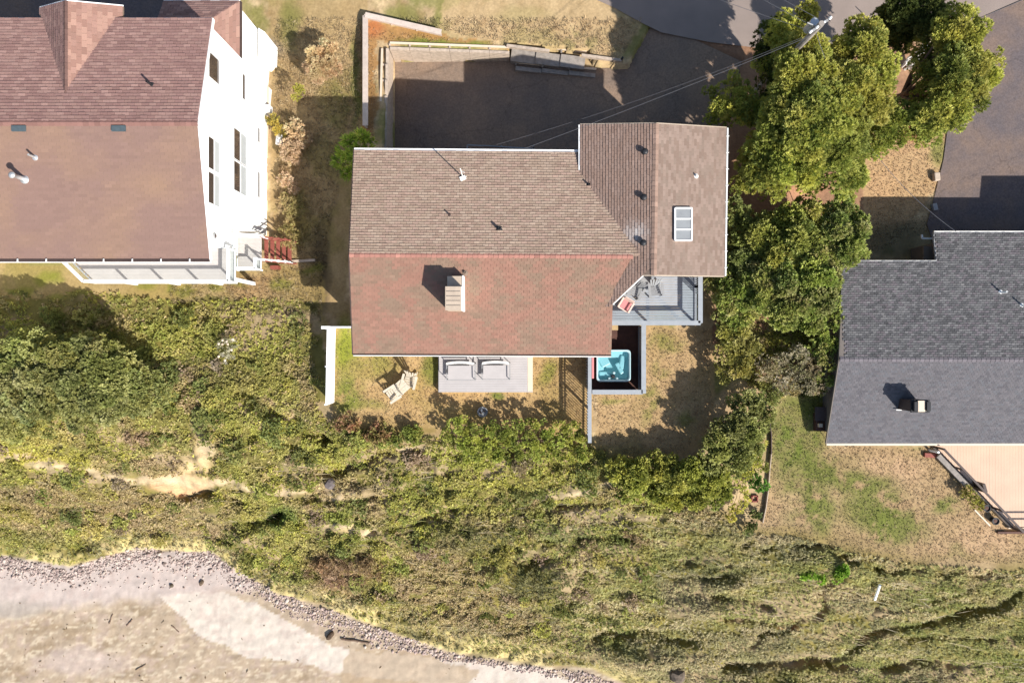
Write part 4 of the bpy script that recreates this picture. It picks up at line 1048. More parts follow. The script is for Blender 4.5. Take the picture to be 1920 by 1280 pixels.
# windows of the east wall
def wz(px): return H-(-WX)*F/(960-px)
for (xa,xb,ya,yb_,s) in ((390,411,105,152,False),(389,412,262,320,True),(389,412,327,384,True),(437,462,248,304,True),(437,462,308,362,True),(453,460,140,187,False),(482,487,240,267,False),(482,487,323,370,False)):
    z1=min(wz(xa),8.05); z0=wz(xb); zmid=(z0+z1)/2
    y1=(640-ya)*(H-zmid)/F; y0=(640-yb_)*(H-zmid)/F
    window(lh,WX,y0,y1,z0+.05,z1-.02,s)
mb=MB(); VX=-15.4; zc=H+VX*F/(960-401)*1.0; zc=H-(-VX)*F/(960-401); yc=(640-442)*(H-zc)/F; mb.tube((VX,yc,zc),(VX+.09,yc,zc),.17,.15,14); vo=mb.build('round_vent',M['gray'],lh)
mb=MB(); mb.tube((VX+.05,yc,zc),(VX+.10,yc,zc),.10,.09,12); mb.build('grille',M['bronze'],vo)
# corner board and base trim
mb=MB(); mb.box(WX-.02,WX+.03,ySw,yNw,-.2,.0); mb.build('base_trim',M['cream'],lh)
mb=MB(); mb.box(WX-.02,WX+.035,ySw,yNw-.2,2.62,2.7); mb.build('belt_board',M['stucco'],lh)
def onL(px,py,north):
    z=8.5
    for _ in range(12):
        q=P(px,py,z); z=(zNe+(N1.y-q.y)*(zR-zNe)/(N1.y-Rr.y)) if north else (zSe+(q.y-S1.y)*(zR-zSe)/(Rr.y-S1.y))
    return P(px,py,z)
pipe_vent(lh,onL(285,160,True),.5,.05); pipe_vent(lh,onL(66,295,False),.45,.05,'galv')
q=onL(46,336,False); mb=MB(); mb.lathe(q,[(.22,-.05),(.20,.03),(.10,.06),(.09,.75),(.15,.77),(.15,.83),(.04,.9)],14); mb.build('stove_pipe',M['galv'],lh,smooth=True)
for px in (36,223):
    a=onL(px-12,237,False); b=onL(px+14,237,False); mb=MB(); mb.beam(a+Vector((0,-.12,.06)),b+Vector((0,-.12,.06)),.26,.07); mb.build('ridge_vent',mat('teal_grey_metal',A(92,104,108),.5) if px==36 else bpy.data.materials['teal_grey_metal'],lh)
# ocean-side deck of the left house
ld=empty('deck',(-19,4.6,0),'white railed deck along the ocean side of the tall white house','deck')
zl=2.9
A0=P(116,488,zl+1); A1=P(156,527,zl+1); A2=P(428,527,zl+1); A3=P(428,466,zl+1)
clip_l=lambda y: (A1.x-(y-A1.y)*(A1.x-A0.x)/(A1.y-A0.y)*-1 if False else A0.x+(A1.x-A0.x)*np.clip((y-A0.y)/(A1.y-A0.y),-1,1), A2.x)
M['lfloor']=mat('pale_vinyl_board',A(205,196,190),.7,.05,2.0)
boards(ld,A0.x,A2.x,A1.y,5.04,zl,M['lfloor'],.2,.004,jit=.001,clipfn=clip_l)
rail(ld,[(A0.x,A0.y),(A1.x,A1.y),(A2.x,A2.y),(A3.x,A3.y)],zl,1.0,.17,.09,'white',1.75)
for x in (-22,-19.5,-17,-15.1):
    mb=MB(); mb.box(x-.09,x+.09,A1.y+.1,A1.y+.28,-1.5,zl-.03); mb.build('support_post',M['white'],ld)
mb=MB(); mb.box(A1.x,A2.x,A1.y-.03,A1.y+.0,zl-.25,zl-.02); mb.build('fascia',M['white'],ld)
# landing and red stairs
ln=empty('stair_landing',(-14.5,5,0),'small white railed landing with red stairs beside the tall white house','stairs')
zg=1.7
L0=P(433,438,zg+1); L1=P(433,503,zg+1); L2=P(478,503,zg+1); L3=P(478,442,zg+1)
boards(ln,L0.x,L2.x,L1.y,L0.y,zg,M['lfloor'],.2,.004,jit=.001)
rail(ln,[(L0.x,L0.y),(L1.x,L1.y),(L2.x,L2.y),(L3.x,L3.y-1.2)],zg,1.0,.15,.08,'white',1.6)
rail(ln,[(L0.x+.05,L0.y),(L3.x+.3,L0.y-.1)],zg,1.0,.12,.08,'white',1.6,glass=False)
for k in range(5):
    z=zg-.28-.3*k; x=L2.x+.05+.23*k; mb=MB(); mb.box(x,x+.22,L1.y+.6,L0.y-.15,z-.04,z); mb.build('tread',M['redwood'],ln)
for y in (L1.y+.55,L0.y-.1):
    mb=MB(); mb.beam((L2.x,y,zg-.25),(L2.x+1.4,y,.0),.05,.25); mb.build('stringer',M['redwood'],ln)
    mb=MB(); mb.beam((L2.x,y,zg+.8),(L2.x+1.35,y,.9),.07,.05); mb.build('handrail',M['white'] if y<5 else M['redwood'],ln)
    for k in range(5):
        x=L2.x+.1+.3*k; mb=MB(); mb.box(x-.02,x+.02,y-.02,y+.02,zg-.25-.28*k,zg+.75-.17*k); mb.build('baluster',M['white'] if y<5 else M['redwood'],ln)
mb=MB(); mb.box(L2.x+.05,L2.x+.5,L1.y+.2,L1.y+.4,-.3,.5); mb.build('plinth',M['redwood'],ln)
# small things by the white wall
q=G(509,212); mb=MB(); mb.box(q.x-.18,q.x+.18,q.y-.22,q.y+.22,q.z+.3,q.z+.85); mb.tube((q.x,q.y,q.z-.1),(q.x,q.y,q.z+.3),.05); mb.top('meter_box',M['white'],'small white utility box standing against the white side wall','box',bev=.02)
q=G(526,265); tk=empty('propane_tank',q,'small white tank lying among dry bushes beside the white wall','tank')
mb=MB(); mb.tube(q+Vector((0,-.3,.3)),q+Vector((.06,.3,.3)),.2,.2,14); mb.build('shell',M['white'],tk,smooth=True,bev=.05)
for s in (-.2,.2):
    mb=MB(); mb.box(q.x-.2,q.x+.2,q.y+s-.04,q.y+s+.04,q.z-.05,q.z+.15); mb.build('foot',M['black'],tk)
q=G(566,489); mb=MB(); mb.beam(G(535,491)+Vector((0,0,.08)),G(592,488)+Vector((0,0,.08)),.14,.14); mb.top('edging_log',M['plank'],'pale timber edging lying across the slope near the red stairs','timber')

# ------------------------------------------------------------------ RIGHT HOUSE
rh=empty('house',(25,0,0),'dark grey shingled house with a tan deck at the right edge','house')
zr,z2,zs=2.5,1.4,0.95
RRw=P(1575,673,zr); RRe=Vector((40,RRw.y-.05,zr))
Ne=P(1757,436,z2); slN=(zr-z2)/(Ne.y-RRw.y)
Nw_y=Ne.y
z1_=z2
for _ in range(10): y_=(640-491)*(H-z1_)/F; z1_=z2+slN*(Ne.y-y_)
M1=P(1757,491,z1_); xw_=P(1582,491,z1_).x
d=MB(); d.slab([Vector((xw_,M1.y,z1_)),M1,Vector((M1.x,Ne.y,z2)),Vector((40,Ne.y,z2)),RRe,RRw],.16); rhN=d.build('roof',M['wallg'],rh)
palD=[A(112,111,111),A(102,101,102),A(122,120,120),A(94,93,94),A(114,108,111)]
polyR=[(xw_-.3,M1.y),(M1.x,M1.y),(M1.x,Ne.y+.3),(41,Ne.y+.3),(41,RRw.y-.4),(xw_-.3,RRw.y-.4)]
shingles(rhN,Vector((xw_,Ne.y,z2)),Vector((40,Ne.y,z2)),RRw,RRe,palD,.13,.22,.04,keep=lambda x,y: bool(pip(np.array(x),np.array(y),polyR)),seed=31,sp=.16)
SWr=P(1550,831,zs); SEr=Vector((40,SWr.y,zs))
d=MB(); d.slab([SWr,SEr,RRe,RRw],.16); rhS=d.build('roof',M['wallg'],rh)
shingles(rhS,SWr,SEr,RRw,RRe,[c*.84 for c in [A(121,117,120),A(117,114,117),A(125,121,124),A(110,107,111),A(119,118,122)]],.13,.20,.010,seed=32,sp=.07)
ridge_caps(rhS,RRw,RRe,A(120,114,118),seed=9,wd=.3)
gut(rh,SWr+Vector((0,-.06,-.02)),SEr+Vector((0,-.06,-.02)),m='cream',wd=.13,ht=.14)
gut(rh,Vector((xw_,M1.y+.05,z1_)),M1+Vector((0,.05,0)),m='flash',wd=.08); gut(rh,Vector((M1.x,Ne.y+.05,z2)),Vector((40,Ne.y+.05,z2)),m='flash',wd=.08)
for a,b in ((Vector((xw_,M1.y,z1_)),RRw),(RRw,SWr)): gut(rh,a+Vector((-.03,0,0)),b+Vector((-.03,0,0)),m='wallg',wd=.05,name='rake_trim')
gut(rh,M1+Vector((-.03,0,0)),Vector((M1.x-.03,Ne.y,z2)),m='gray',wd=.05,name='rake_trim')
vwall(rh,[(18.2,SWr.y+.6,-2.2,.95),(39,SWr.y+.6,-2.2,.95),(39,RRw.y,-2.2,2.25),(39,Ne.y-.5,-2.2,1.3),(M1.x+.4,Ne.y-.5,-2.2,1.3),(M1.x+.4,M1.y-.5,-2.2,1.6),(18.2,M1.y-.5,-2.2,1.6),(18.2,RRw.y,-2.2,2.25)],m='wallg')
d=MB(); d.slab([Vector((32.0,6.6,2.5)),Vector((40,6.6,2.5)),Vector((40,2.5,2.9)),Vector((32.0,2.5,2.9))],.16); d.build('roof',M['wallg'],rh)
vwall(rh,[(32.3,2.5,-2.2,2.8),(39,2.5,-2.2,2.8),(39,6.2,-2.2,2.4),(32.3,6.2,-2.2,2.4)],m='wallg')
# downpipe and small lower roof in the notch
mb=MB(); mb.beam(P(1729,447,.7),P(1755,447.5,.7),.09,.09); mb.beam(P(1729,447,.7),P(1728,440,.7),.09,.09); mb.build('downpipe',M['flash'],rh)
mb=MB(); mb.slab([P(1732,461,.5),P(1760,461,.5),P(1760,489,.7),P(1732,489,.7)],.12); mb.build('porch_roof',M['wallg'],rh)
# chimney
def onR(px,py):
    z=2.4
    for _ in range(12): q=P(px,py,z); z=zs+(q.y-SWr.y)*(zr-zs)/(RRw.y-SWr.y)
    return P(px,py,z)
q=onR(1686,757); hx,hy=.38,.30; ztop=q.z+1.2
cx=q.x+.42; cy=q.y-.0
mb=MB(); mb.box(cx-.45,cx+.45,cy-.30,cy+.30,q.z-.7,ztop); rc=mb.build('chimney',M['bronze'],rh)
mb=MB(); mb.box(cx-.50,cx+.50,cy-.35,cy-.28,ztop,ztop+.10); mb.box(cx-.50,cx+.50,cy+.28,cy+.35,ztop,ztop+.10); mb.box(cx-.50,cx-.43,cy-.28,cy+.28,ztop,ztop+.10); mb.box(cx+.43,cx+.50,cy-.28,cy+.28,ztop,ztop+.10); mb.build('cap_rim',M['black'],rc)
mb=MB(); mb.box(cx-.19,cx+.19,cy-.30,cy+.30,ztop,ztop+.2); mb.build('flue_cap',M['cream'],rc)
mb=MB(); mb.box(cx+.26,cx+.29,cy-.27,cy+.27,ztop,ztop+.14); mb.build('spark_guard',M['flash'],rc)
for fx in (-.34,.34):
    mb=MB(); mb.box(cx+fx-.10,cx+fx+.10,cy-.25,cy+.25,ztop-.02,ztop+.30); mb.build('flue',M['black'],rc)
mb=MB(); mb.obox((q.x-.05,q.y-.33,q.z+.05),.3,.06,.05); mb.build('flashing',M['flash'],rc)
for px,py in ((1876,548),(1916,573)):
    z=2.4
    for _ in range(12): p_=P(px,py,z); z=zr-slN*(p_.y-RRw.y)
    pipe_vent(rh,P(px,py,z),.5,.05,'white')
# small dark bay on the west wall
mb=MB(); q=G(1545,800); mb.box(17.65,18.19,-5.2,-4.2,-.3,.35); mb.build('bay_wall',M['darkwood'],rh)
mb=MB(); mb.slab([Vector((17.6,-4.6,.36)),Vector((18.19,-4.6,.5)),Vector((18.19,-3.8,.5)),Vector((17.6,-3.8,.36))],.08); mb.build('bay_roof',M['bronze'],rh)
mb=MB(); mb.box(17.75,17.95,-4.95,-4.75,.35,.55); mb.build('bay_post',M['cream'],rh)
# tan deck
td=empty('deck',(28,-7,0),'broad tan boarded deck with dark sloping side rail below the grey roof','deck')
zd=0.22
D0=P(1752,836,zd); D1=P(1897,987,zd)
clipx=lambda x: ((D0.y+(x-D0.x)*(D1.y-D0.y)/(D1.x-D0.x)) if x<D1.x else D1.y, -4.4)
boards(td,D0.x-.2,38,D1.y,-4.4,zd,M['tan'],.17,.005,along='y',jit=.0015,clipfn=clipx)
dd=(D1-D0); dd.z=0; dd.normalize(); ns=Vector((-dd.y,dd.x,0))*-1
if ns.x>0: ns=-ns
def tdr(name,p0,p1,wd,ht,m): b=MB(); b.beam(p0,p1,wd,ht); b.build(name,M[m],td)
a=D0+ns*.05; b=D1+ns*.05
tdr('top_rail',a+Vector((0,0,.95)),b+Vector((0,0,.95)),.12,.05,'bronze'); tdr('bottom_rail',a+Vector((0,0,.15)),b+Vector((0,0,.15)),.05,.08,'bronze')
tdr('fascia',a+Vector((0,0,-.12)),b+Vector((0,0,-.12)),.05,.24,'cream')
for k in range(5):
    p=a+(b-a)*k/4; m_=MB(); m_.box(p.x-.05,p.x+.05,p.y-.05,p.y+.05,-.4,zd+.95); m_.build('post',M['bronze'],td)
p=a+(b-a)*.5+Vector((.12,.12,0)); 
m_=MB(); m_.obox(p+Vector((0,.0,.45)),.16,.5,.9,.3); m_.build('planter_screen',M['bronze'],td)
for k,zz in enumerate((.95,.5)):
    tdr('south_rail',Vector((D1.x,D1.y+.05,zd+zz)),Vector((38,D1.y+.05,zd+zz)),.07,.05,'cream')
for k in range(6):
    x=D1.x+.1+2.0*k; m_=MB(); m_.box(x-.05,x+.05,D1.y,D1.y+.1,-.4,zd+.95); m_.build('south_post',M['cream'],td)
tdr('south_fascia',Vector((D1.x-.2,D1.y-.08,zd-.1)),Vector((38,D1.y-.08,zd-.1)),.06,.25,'cream')
# bench plank and edging beside that deck
m_=MB(); a=G(1752,852)+Vector((0,0,.35)); b=G(1806,908)+Vector((0,0,.35)); m_.beam(a,b,.28,.10); m_.beam(a+Vector((.05,-.05,-.2)),b+Vector((.05,-.05,-.2)),.1,.3); m_.top('side_bench',M['plank2'],'long grey plank bench running beside the tan deck','bench')
m_=MB(); m_.beam(G(1868,997)+Vector((0,0,.06)),G(1990,997)+Vector((0,0,.06)),.12,.16); m_.top('edging_board',M['darkwood'],'dark edging board on the lawn just south of the tan deck','edging')
m_=MB(); m_.beam(G(1826,955)+Vector((0,0,.04)),G(1855,985)+Vector((0,0,.04)),.08,.1); m_.top('edging_board',M['cream'],'short pale edging board beside the two dark pots','edging')
for (px,py,lab) in ((1844,950,'dark plant pot nearest the yellow-green bush by the deck'),(1860,974,'dark plant pot at the lower end of the deck side bed')):
    q=G(px,py); t=empty('plant_pot',q,lab,'pot','dark pots beside the tan deck'); m_=MB(); m_.lathe(q,[(.14,-.02),(.21,.3),(.22,.34),(.18,.34),(.17,.28)],14); m_.build('pot',M['black'],t)
    m_=MB(); m_.lathe(q,[(.17,.27),(.05,.29)],14); m_.build('soil',M['darkwood'],t)
q=G(1742,843); m_=MB(); m_.tube(q,q+Vector((0,0,.9)),.07); m_.top('white_post',M['white'],'short white post under the grey roof corner beside the tan deck','post')
m_=MB(); m_.beam(G(1731,852)+Vector((0,0,.08)),G(1752,853)+Vector((0,0,.08)),.25,.2); m_.top('brick_edging',M['redwood'],'short reddish brick edging near the white post','edging')
# garden bed edging
ge=empty('garden_edging',G(1440,890),'thin curved metal and timber edging between the lawn and the planting bed','edging')
pts=[(1441,785),(1444,815),(1444,850),(1441,880),(1438,920),(1434,950),(1428,978)]
for k in range(len(pts)-1):
    a=G(*pts[k])+Vector((0,0,.10)); b=G(*pts[k+1])+Vector((0,0,.10)); m_=MB(); m_.beam(a,b,.045,.26); m_.build('edging_strip',M['bronze'] if k<2 else M['chim'],ge)
q=G(1414,934); m_=MB(); s=.16
for (x,y,sx,sy) in ((0,s,.38,.07),(0,-s,.38,.07),(s,0,.07,.38),(-s,0,.07,.38)): m_.box(q.x+x-sx/2,q.x+x+sx/2,q.y+y-sy/2,q.y+y+sy/2,q.z-.05,q.z+.14)
m_.top('brick_square',M['redwood'],'small square of bricks set in the planting bed','edging')
a=G(1642,1091)+Vector((0,0,.45)); b=G(1635,1120)+Vector((0,0,.3)); m_=MB(); m_.tube(a,b,.075,.075,10); m_.top('white_pipe',M['white'],'white pipe lying on the grassy bluff below the right lawn','pipe')
q=G(1752,333); m_=MB(); m_.obox((q.x,q.y,q.z+.15),.35,.5,.35,.1); m_.top('stone_block',M['chim'],'pale stone block at the edge of the neighbour driveway','stone',bev=.05)
q=G(1750,389); m_=MB(); m_.obox((q.x,q.y,q.z+.1),.28,.42,.25,.25); m_.top('stone_block',M['gray'],'grey utility lid in the house shadow beside the neighbour driveway','box',bev=.03)

# ------------------------------------------------------------------ pole and wires
zp_=9.0; q=P(1541,44,zp_); gz=float(zat(q.x,q.y))
up_=empty('utility_pole',(q.x,q.y,gz),'utility pole with crossarm and pale fittings rising among the pines','pole')
m_=MB(); m_.tube((q.x,q.y,gz-.5),(q.x,q.y,zp_),.17,.13,12); m_.build('shaft',M['plank2'],up_)
m_=MB(); m_.beam((q.x-.4,q.y-.28,zp_-.3),(q.x+.4,q.y+.28,zp_-.3),.10,.10); m_.build('crossarm',M['gray'],up_)
for k in range(4):
    f=-.45+.3*k; m_=MB(); m_.lathe((q.x+f,q.y+f*.7,zp_-.24),[(.05,0),(.07,.06),(.05,.1),(.06,.16),(.02,.2)],10); m_.build('insulator',M['white'],up_)
m_=MB(); m_.tube((q.x-.1,q.y+.3,zp_-1.3),(q.x-.1,q.y+.3,zp_-.5),.2,.2,14); m_.build('transformer',M['galv'],up_)
m_=MB(); m_.tube((q.x-.6,q.y+.1,zp_-.15),(q.x-.2,q.y,zp_-.25),.03); m_.build('bracket',M['gray'],up_)
def wire(label, p0, p1, sag=.5, r=.02):
    n=20; p0=Vector(p0); p1=Vector(p1); m_=MB(); pr=p0
    for i in range(1,n+1):
        f=i/n; p=p0+(p1-p0)*f-Vector((0,0,4*sag*f*(1-f))); m_.tube(pr,p,r,r,5,False); pr=p
    m_.top('overhead_wire',M['wire'],label,'wire','overhead wires')
pt=Vector((q.x,q.y,zp_-.3)); 
wire('overhead wire from the pole down to the middle of the north eave', pt+Vector((-.2,-.2,-.6)), P(985,278,4.75),.35,.011)
wire('upper twisted wire from the pole toward the porch rail', pt+Vector((-.35,-.1,-.9)), P(925,273,4.2),.9,.008)
wire('lower of two power lines leaving the pole to the upper left', pt+Vector((-.4,0,.1)), pt+Vector((-13,7.2,.5)),.3,.012)
wire('upper of two power lines leaving the pole to the upper left', pt+Vector((-.2,.3,.2)), pt+Vector((-13,7.7,.7)),.3,.012)
wire('thin cable leaving the pole above the dark pine', pt+Vector((-.4,.1,-.5)), pt+Vector((-14,5.4,-.4)),.4,.010)
wire('service wire from the pole to the dark grey roof', pt+Vector((.1,-.1,-.5)), P(1792,434,1.5),1.8,.014)
wire('wire crossing the top right corner over the road', P(1832,36,5.5), P(1990,-32,6.0),.1,.016)

# ------------------------------------------------------------------ vegetation
def unit(v): return v/np.maximum(np.linalg.norm(v,axis=1,keepdims=True),1e-9)
def rand_unit(n): return unit(rng.normal(size=(n,3)))
def blades(Pb, D, L, Wd, C, bend=0.0):
    "one pointed leaf per row: rhombus of 4 vertices"
    n=len(Pb); D=unit(D); s=unit(np.cross(D,rand_unit(n)))
    # prefer leaves that lie open to the sky
    s2=unit(np.cross(D,np.array([0.25,-0.25,1.0])+0.25*rng.normal(size=(n,3)))); s=s2
    mid=Pb+D*(L*0.5)[:,None]+np.array([0,0,1.0])*(L*bend*0.3)[:,None]
    V=np.stack([Pb,mid-s*(Wd/2)[:,None],Pb+D*L[:,None],mid+s*(Wd/2)[:,None]],1).reshape(-1,3)
    Fx=np.arange(n*4).reshape(-1,4); Cc=np.repeat(C,4,axis=0)
    return V,Fx,Cc
def tufts(Pt, Nt, C, nb=7, L=0.2, W=0.07, spread=0.9, jit=0.12, up=0.15):
    n=len(Pt); Pb=np.repeat(Pt,nb,0); N=np.repeat(Nt,nb,0)
    D=unit(N+spread*rand_unit(n*nb)+np.array([0,0,up]))
    l=L*rng.uniform(0.6,1.25,n*nb); w=W*rng.uniform(0.7,1.3,n*nb)
    c=np.repeat(C,nb,0)*(1+jit*rng.normal(size=(n*nb,1)))
    return blades(Pb+D*0.01,D,l,w,np.clip((c*.86+c.mean(1,keepdims=True)*.14)*LB,0.004,0.7))
LB=1.85
def pal_pick(pal, n, wts=None):
    p=np.array([np.asarray(c,float) for c in pal]); return p[rng.choice(len(p),n,p=wts)]
def cat(parts):
    V=[];Fx=[];C=[];k=0
    for v,f,c in parts: V.append(v);Fx.append(f+k);C.append(c);k+=len(v)
    return np.concatenate(V),np.concatenate(Fx),np.concatenate(C)
def lobe_tufts(c, r, dens=26, zs=0.8, pal=None, nb=7, L=0.2, W=0.07, inner=0.35, lowcut=-0.25, lump=0.22, **kw):
    "a lobe of a crown: many small separate clumps of leaf tufts, ragged at the outside, with gaps between"
    c=np.array(c); ns=max(6,int(15*(r/0.8)**2)); ds=rand_unit(ns*3); ds=ds[ds[:,2]>lowcut-0.1][:ns]; ns=len(ds)
    cs=c+ds*(r*rng.uniform(0.45,0.98,ns))[:,None]*np.array([1,1,zs])
    rs=np.clip(rng.normal(0.27,0.06,ns),.14,.42)*np.clip(r/0.8,.6,1.25)
    Pp=[];Np=[];Cp=[]; tone=rng.uniform(.78,1.14)*np.array([rng.uniform(.92,1.05),1.0,rng.uniform(.85,1.2)])
    for i in range(ns):
        n=max(6,int(12.6*rs[i]**2*dens*.75)); d=rand_unit(n*2); d=d[d[:,2]>-.35][:n]; n=len(d)
        Pp.append(cs[i]+d*(rs[i]*rng.uniform(.55,1.1,n))[:,None]*np.array([1,1,.8])); Np.append(unit(d+.5*ds[i]))
        Cp.append((pal_pick(pal,n)*.4+pal_pick(pal,1)*.6*rng.uniform(.8,1.2))*tone)
    return tufts(np.concatenate(Pp),np.concatenate(Np),np.concatenate(Cp),nb,L,W,**kw)
def limb(mb, p0, p1, r0, r1, seg=3, wob=.15):
    p0=Vector(p0);p1=Vector(p1);prev=p0
    for i in range(1,seg+1):
        f=i/seg; q=p0+(p1-p0)*f
        if i<seg: q=q+Vector((random.uniform(-wob,wob),random.uniform(-wob,wob),random.uniform(-wob*.5,wob)))
        mb.tube(prev,q,r0+(r1-r0)*(i-1)/seg,r0+(r1-r0)*f,7,True); prev=q
def plant(name, label, catg, base, lobes, pal, group=None, trunk_r=.16, dens=26, L=.2, W=.07, nb=7, zs=.8, lowcut=-.25, inner=.35, lump=.22, stem=True, spread=.9, up=.35, jit=.12, bark='bark', lean=None):
    t=empty(name,base,label,catg,group)
    if stem:
        m_=MB(); cen=sum((Vector(l[0]) for l in lobes),Vector())/len(lobes); top=Vector((base[0]*.5+cen.x*.5,base[1]*.5+cen.y*.5,base[2]+(cen.z-base[2])*.55))
        limb(m_,Vector(base)-Vector((0,0,.3)),top,trunk_r,trunk_r*.75,3,.1)
        for c,r in lobes: limb(m_,top,Vector(c)-Vector((0,0,r*.15)),trunk_r*.6,trunk_r*.18,3,.2)
        m_.build('trunk' if trunk_r>.08 else 'stem',M[bark],t)
    V,Fx,C=cat([lobe_tufts(tuple(c),r,dens,zs,pal,nb,L,W,inner,lowcut,lump,spread=spread,up=up,jit=jit) for c,r in lobes])
    me=npmesh('crown',V-np.array(base),Fx,C); link('crown',me,M['leaf'],t)
    return t
RS=1.0; DZ=0.0
def lob(*rows):
    return [(P(px,py,z+DZ),r*RS) for px,py,z,r in rows]
def deep(rows, dz=2.0):
    "add the lower, shaded tiers a pine carries under its top"
    out=list(rows)
    for i,(c,rr) in enumerate(rows):
        if i%3!=2: out.append((Vector((c.x+random.uniform(-.4,.4),c.y+random.uniform(-.4,.4),max(1.2,c.z-dz))),rr*.85))
    return out
PINE=[A(172,170,62),A(158,162,54),A(188,182,76),A(138,146,50),A(112,124,44)]
PINEY=[A(180,174,64),A(166,162,58),A(192,184,80),A(154,156,50),A(122,130,44)]
PINE_SHADE=[A(104,112,44),A(88,98,38),A(122,126,52),A(72,84,32)]  # shade among the crowns put into darker leaf tones
SALAL=[A(152,160,62),A(132,144,52),A(172,174,76),A(108,122,46),A(160,150,84)]
DULL=[A(140,134,66),A(124,124,58),A(158,148,80),A(104,106,50),A(168,150,96)]
BRIGHT=[A(150,166,48),A(134,152,42),A(172,182,62),A(112,132,38)]
tg='shore pines between the road and the houses'
def gb(px,py,z): # base under a point that is seen at height z
    q=P(px,py,z); return (q.x,q.y,float(zat(q.x,q.y)))
pk=dict(dens=48,L=.15,W=.042,nb=11,zs=.75,spread=.75)
RS=1.12; DZ=0.0
plant('pine_tree','broad yellow-green pine whose crown bulges over the right driveway','tree',gb(1735,130,5.0),
  deep(lob((1822,105,5.6,1.15),(1795,62,5.6,1.1),(1835,140,5.2,.9),(1805,165,5.4,1.15),(1770,200,5.2,1.1),(1740,232,4.6,.8),(1788,125,6.0,.85),(1780,165,5.6,.75),(1768,62,5.4,.7))),PINE,tg,.2,**pk)
plant('pine_tree','pine with shade-darkened leaf colour at the top edge beside the road','tree',gb(1715,60,4.0),
  deep(lob((1690,12,4.4,1.0),(1730,22,4.6,1.1),(1668,40,3.6,.7),(1745,48,4.4,.75),(1705,42,3.8,.7),(1720,-30,4.6,1.2))),PINE_SHADE,tg,.17,**pk)
plant('pine_tree','tall light green pine just right of the utility pole','tree',gb(1615,170,5.0),
  deep(lob((1615,62,6.0,.75),(1595,95,6.0,.8),(1625,100,6.4,.9),(1640,140,6.2,.85),(1605,145,6.4,.9),(1585,175,6.0,.85),(1630,185,6.0,.9),(1640,215,5.4,.6))),PINEY,tg,.2,**pk)
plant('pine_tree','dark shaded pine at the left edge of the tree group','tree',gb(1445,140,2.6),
  lob((1458,62,3.4,.75),(1440,100,3.0,.7),(1462,135,3.4,.75),(1438,165,3.0,.6),(1425,232,2.8,.65),(1445,205,3.2,.7),(1432,262,2.6,.6),(1420,75,2.4,.45)),PINE_SHADE,tg,.13,**pk)
plant('pine_tree','light green pine directly below the utility pole top','tree',gb(1505,165,5.0),
  deep(lob((1512,92,6.2,.75),(1535,110,6.2,.65),(1495,128,6.4,.95),(1525,145,6.4,.85),(1475,95,5.0,.7),(1470,60,4.4,.8),(1478,165,5.6,.8),(1500,30,4.0,.7))),PINEY,tg,.19,**pk)
plant('pine_tree','broad dense pine in the middle of the tree group','tree',gb(1530,240,5.0),
  deep(lob((1480,195,6.0,1.0),(1525,195,6.4,1.1),(1565,200,6.2,1.0),(1500,232,6.2,1.0),(1550,240,6.2,1.1),(1455,215,5.4,.8),(1590,245,5.8,.9),(1450,250,5.2,.8),(1510,270,5.8,.9),(1565,278,5.6,.9),(1605,200,5.6,.6))),PINE,tg,.24,**pk)
plant('pine_tree','small round pine standing right of the dense middle pine','tree',gb(1665,240,3.4),
  deep(lob((1685,212,4.0,.75),(1668,240,4.2,.85),(1645,262,3.8,.75),(1690,240,3.6,.5),(1635,240,3.6,.6))),PINE,tg,.12,**pk)
plant('pine_tree','small pine near the top right corner of the brown cross gable','tree',gb(1385,200,3.0),
  deep(lob((1372,165,3.6,.6),(1380,195,4.0,.75),(1398,215,3.6,.65),(1365,205,3.2,.5),(1415,200,3.0,.5))),PINE,tg,.1,**pk)
plant('pine_tree','wide low pine filling the middle below the dense one','tree',gb(1490,310,4.0),
  deep(lob((1440,285,4.8,.85),(1435,322,4.4,.8),(1475,305,5.2,.95),(1515,315,5.0,.85),(1560,312,4.8,.9),(1590,335,4.2,.8),(1455,345,3.8,.7),(1600,285,4.4,.7),(1575,350,3.4,.55))),PINE,tg,.18,**pk)
# bare branches over the soil gap
for (px,py,lab,seed) in ((1700,125,'bare pale branches arching over bare soil in the tree group',2),(1500,345,'bare dark branches over the soil patch south of the pines',3)):
    random.seed(seed); q=G(px,py); t=empty('bare_branch',q,lab,'branch'); m_=MB()
    for k in range(11):
        a=random.uniform(0,6.28); e=q+Vector((math.cos(a)*random.uniform(.8,1.7),math.sin(a)*random.uniform(.6,1.4),random.uniform(1.2,3.2)))
        limb(m_,q+Vector((random.uniform(-.3,.3),random.uniform(-.2,.2),0)),e,.07,.025,4,.2)
    m_.build('limbs',M['flash'] if seed==2 else M['bark'],t)
random.seed(11)
sg='shrubs growing in the belt between the two houses'
sk=dict(dens=44,L=.15,W=.075,nb=7,zs=.8); RS=1.5; DZ=0.0
plant('shrub','tall leafy yellow-green shrub overhanging the dark grey roof corner','shrub',gb(1585,450,2.0),
  lob((1582,400,3.0,.55),(1592,435,3.2,.62),(1586,475,3.0,.6),(1560,430,3.2,.6),(1550,470,3.0,.6),(1560,510,2.8,.55),(1535,495,2.6,.55),(1578,370,2.4,.42)),SALAL,sg,.08,**sk)
plant('shrub','dark loose shrub below the bare soil patch in the belt','shrub',gb(1480,440,2.0),
  lob((1475,415,2.6,.7),(1510,405,2.8,.6),(1440,450,2.6,.7),(1500,445,3.0,.7),(1465,480,2.8,.7),(1530,450,2.6,.6)),PINE,sg,.07,**sk)
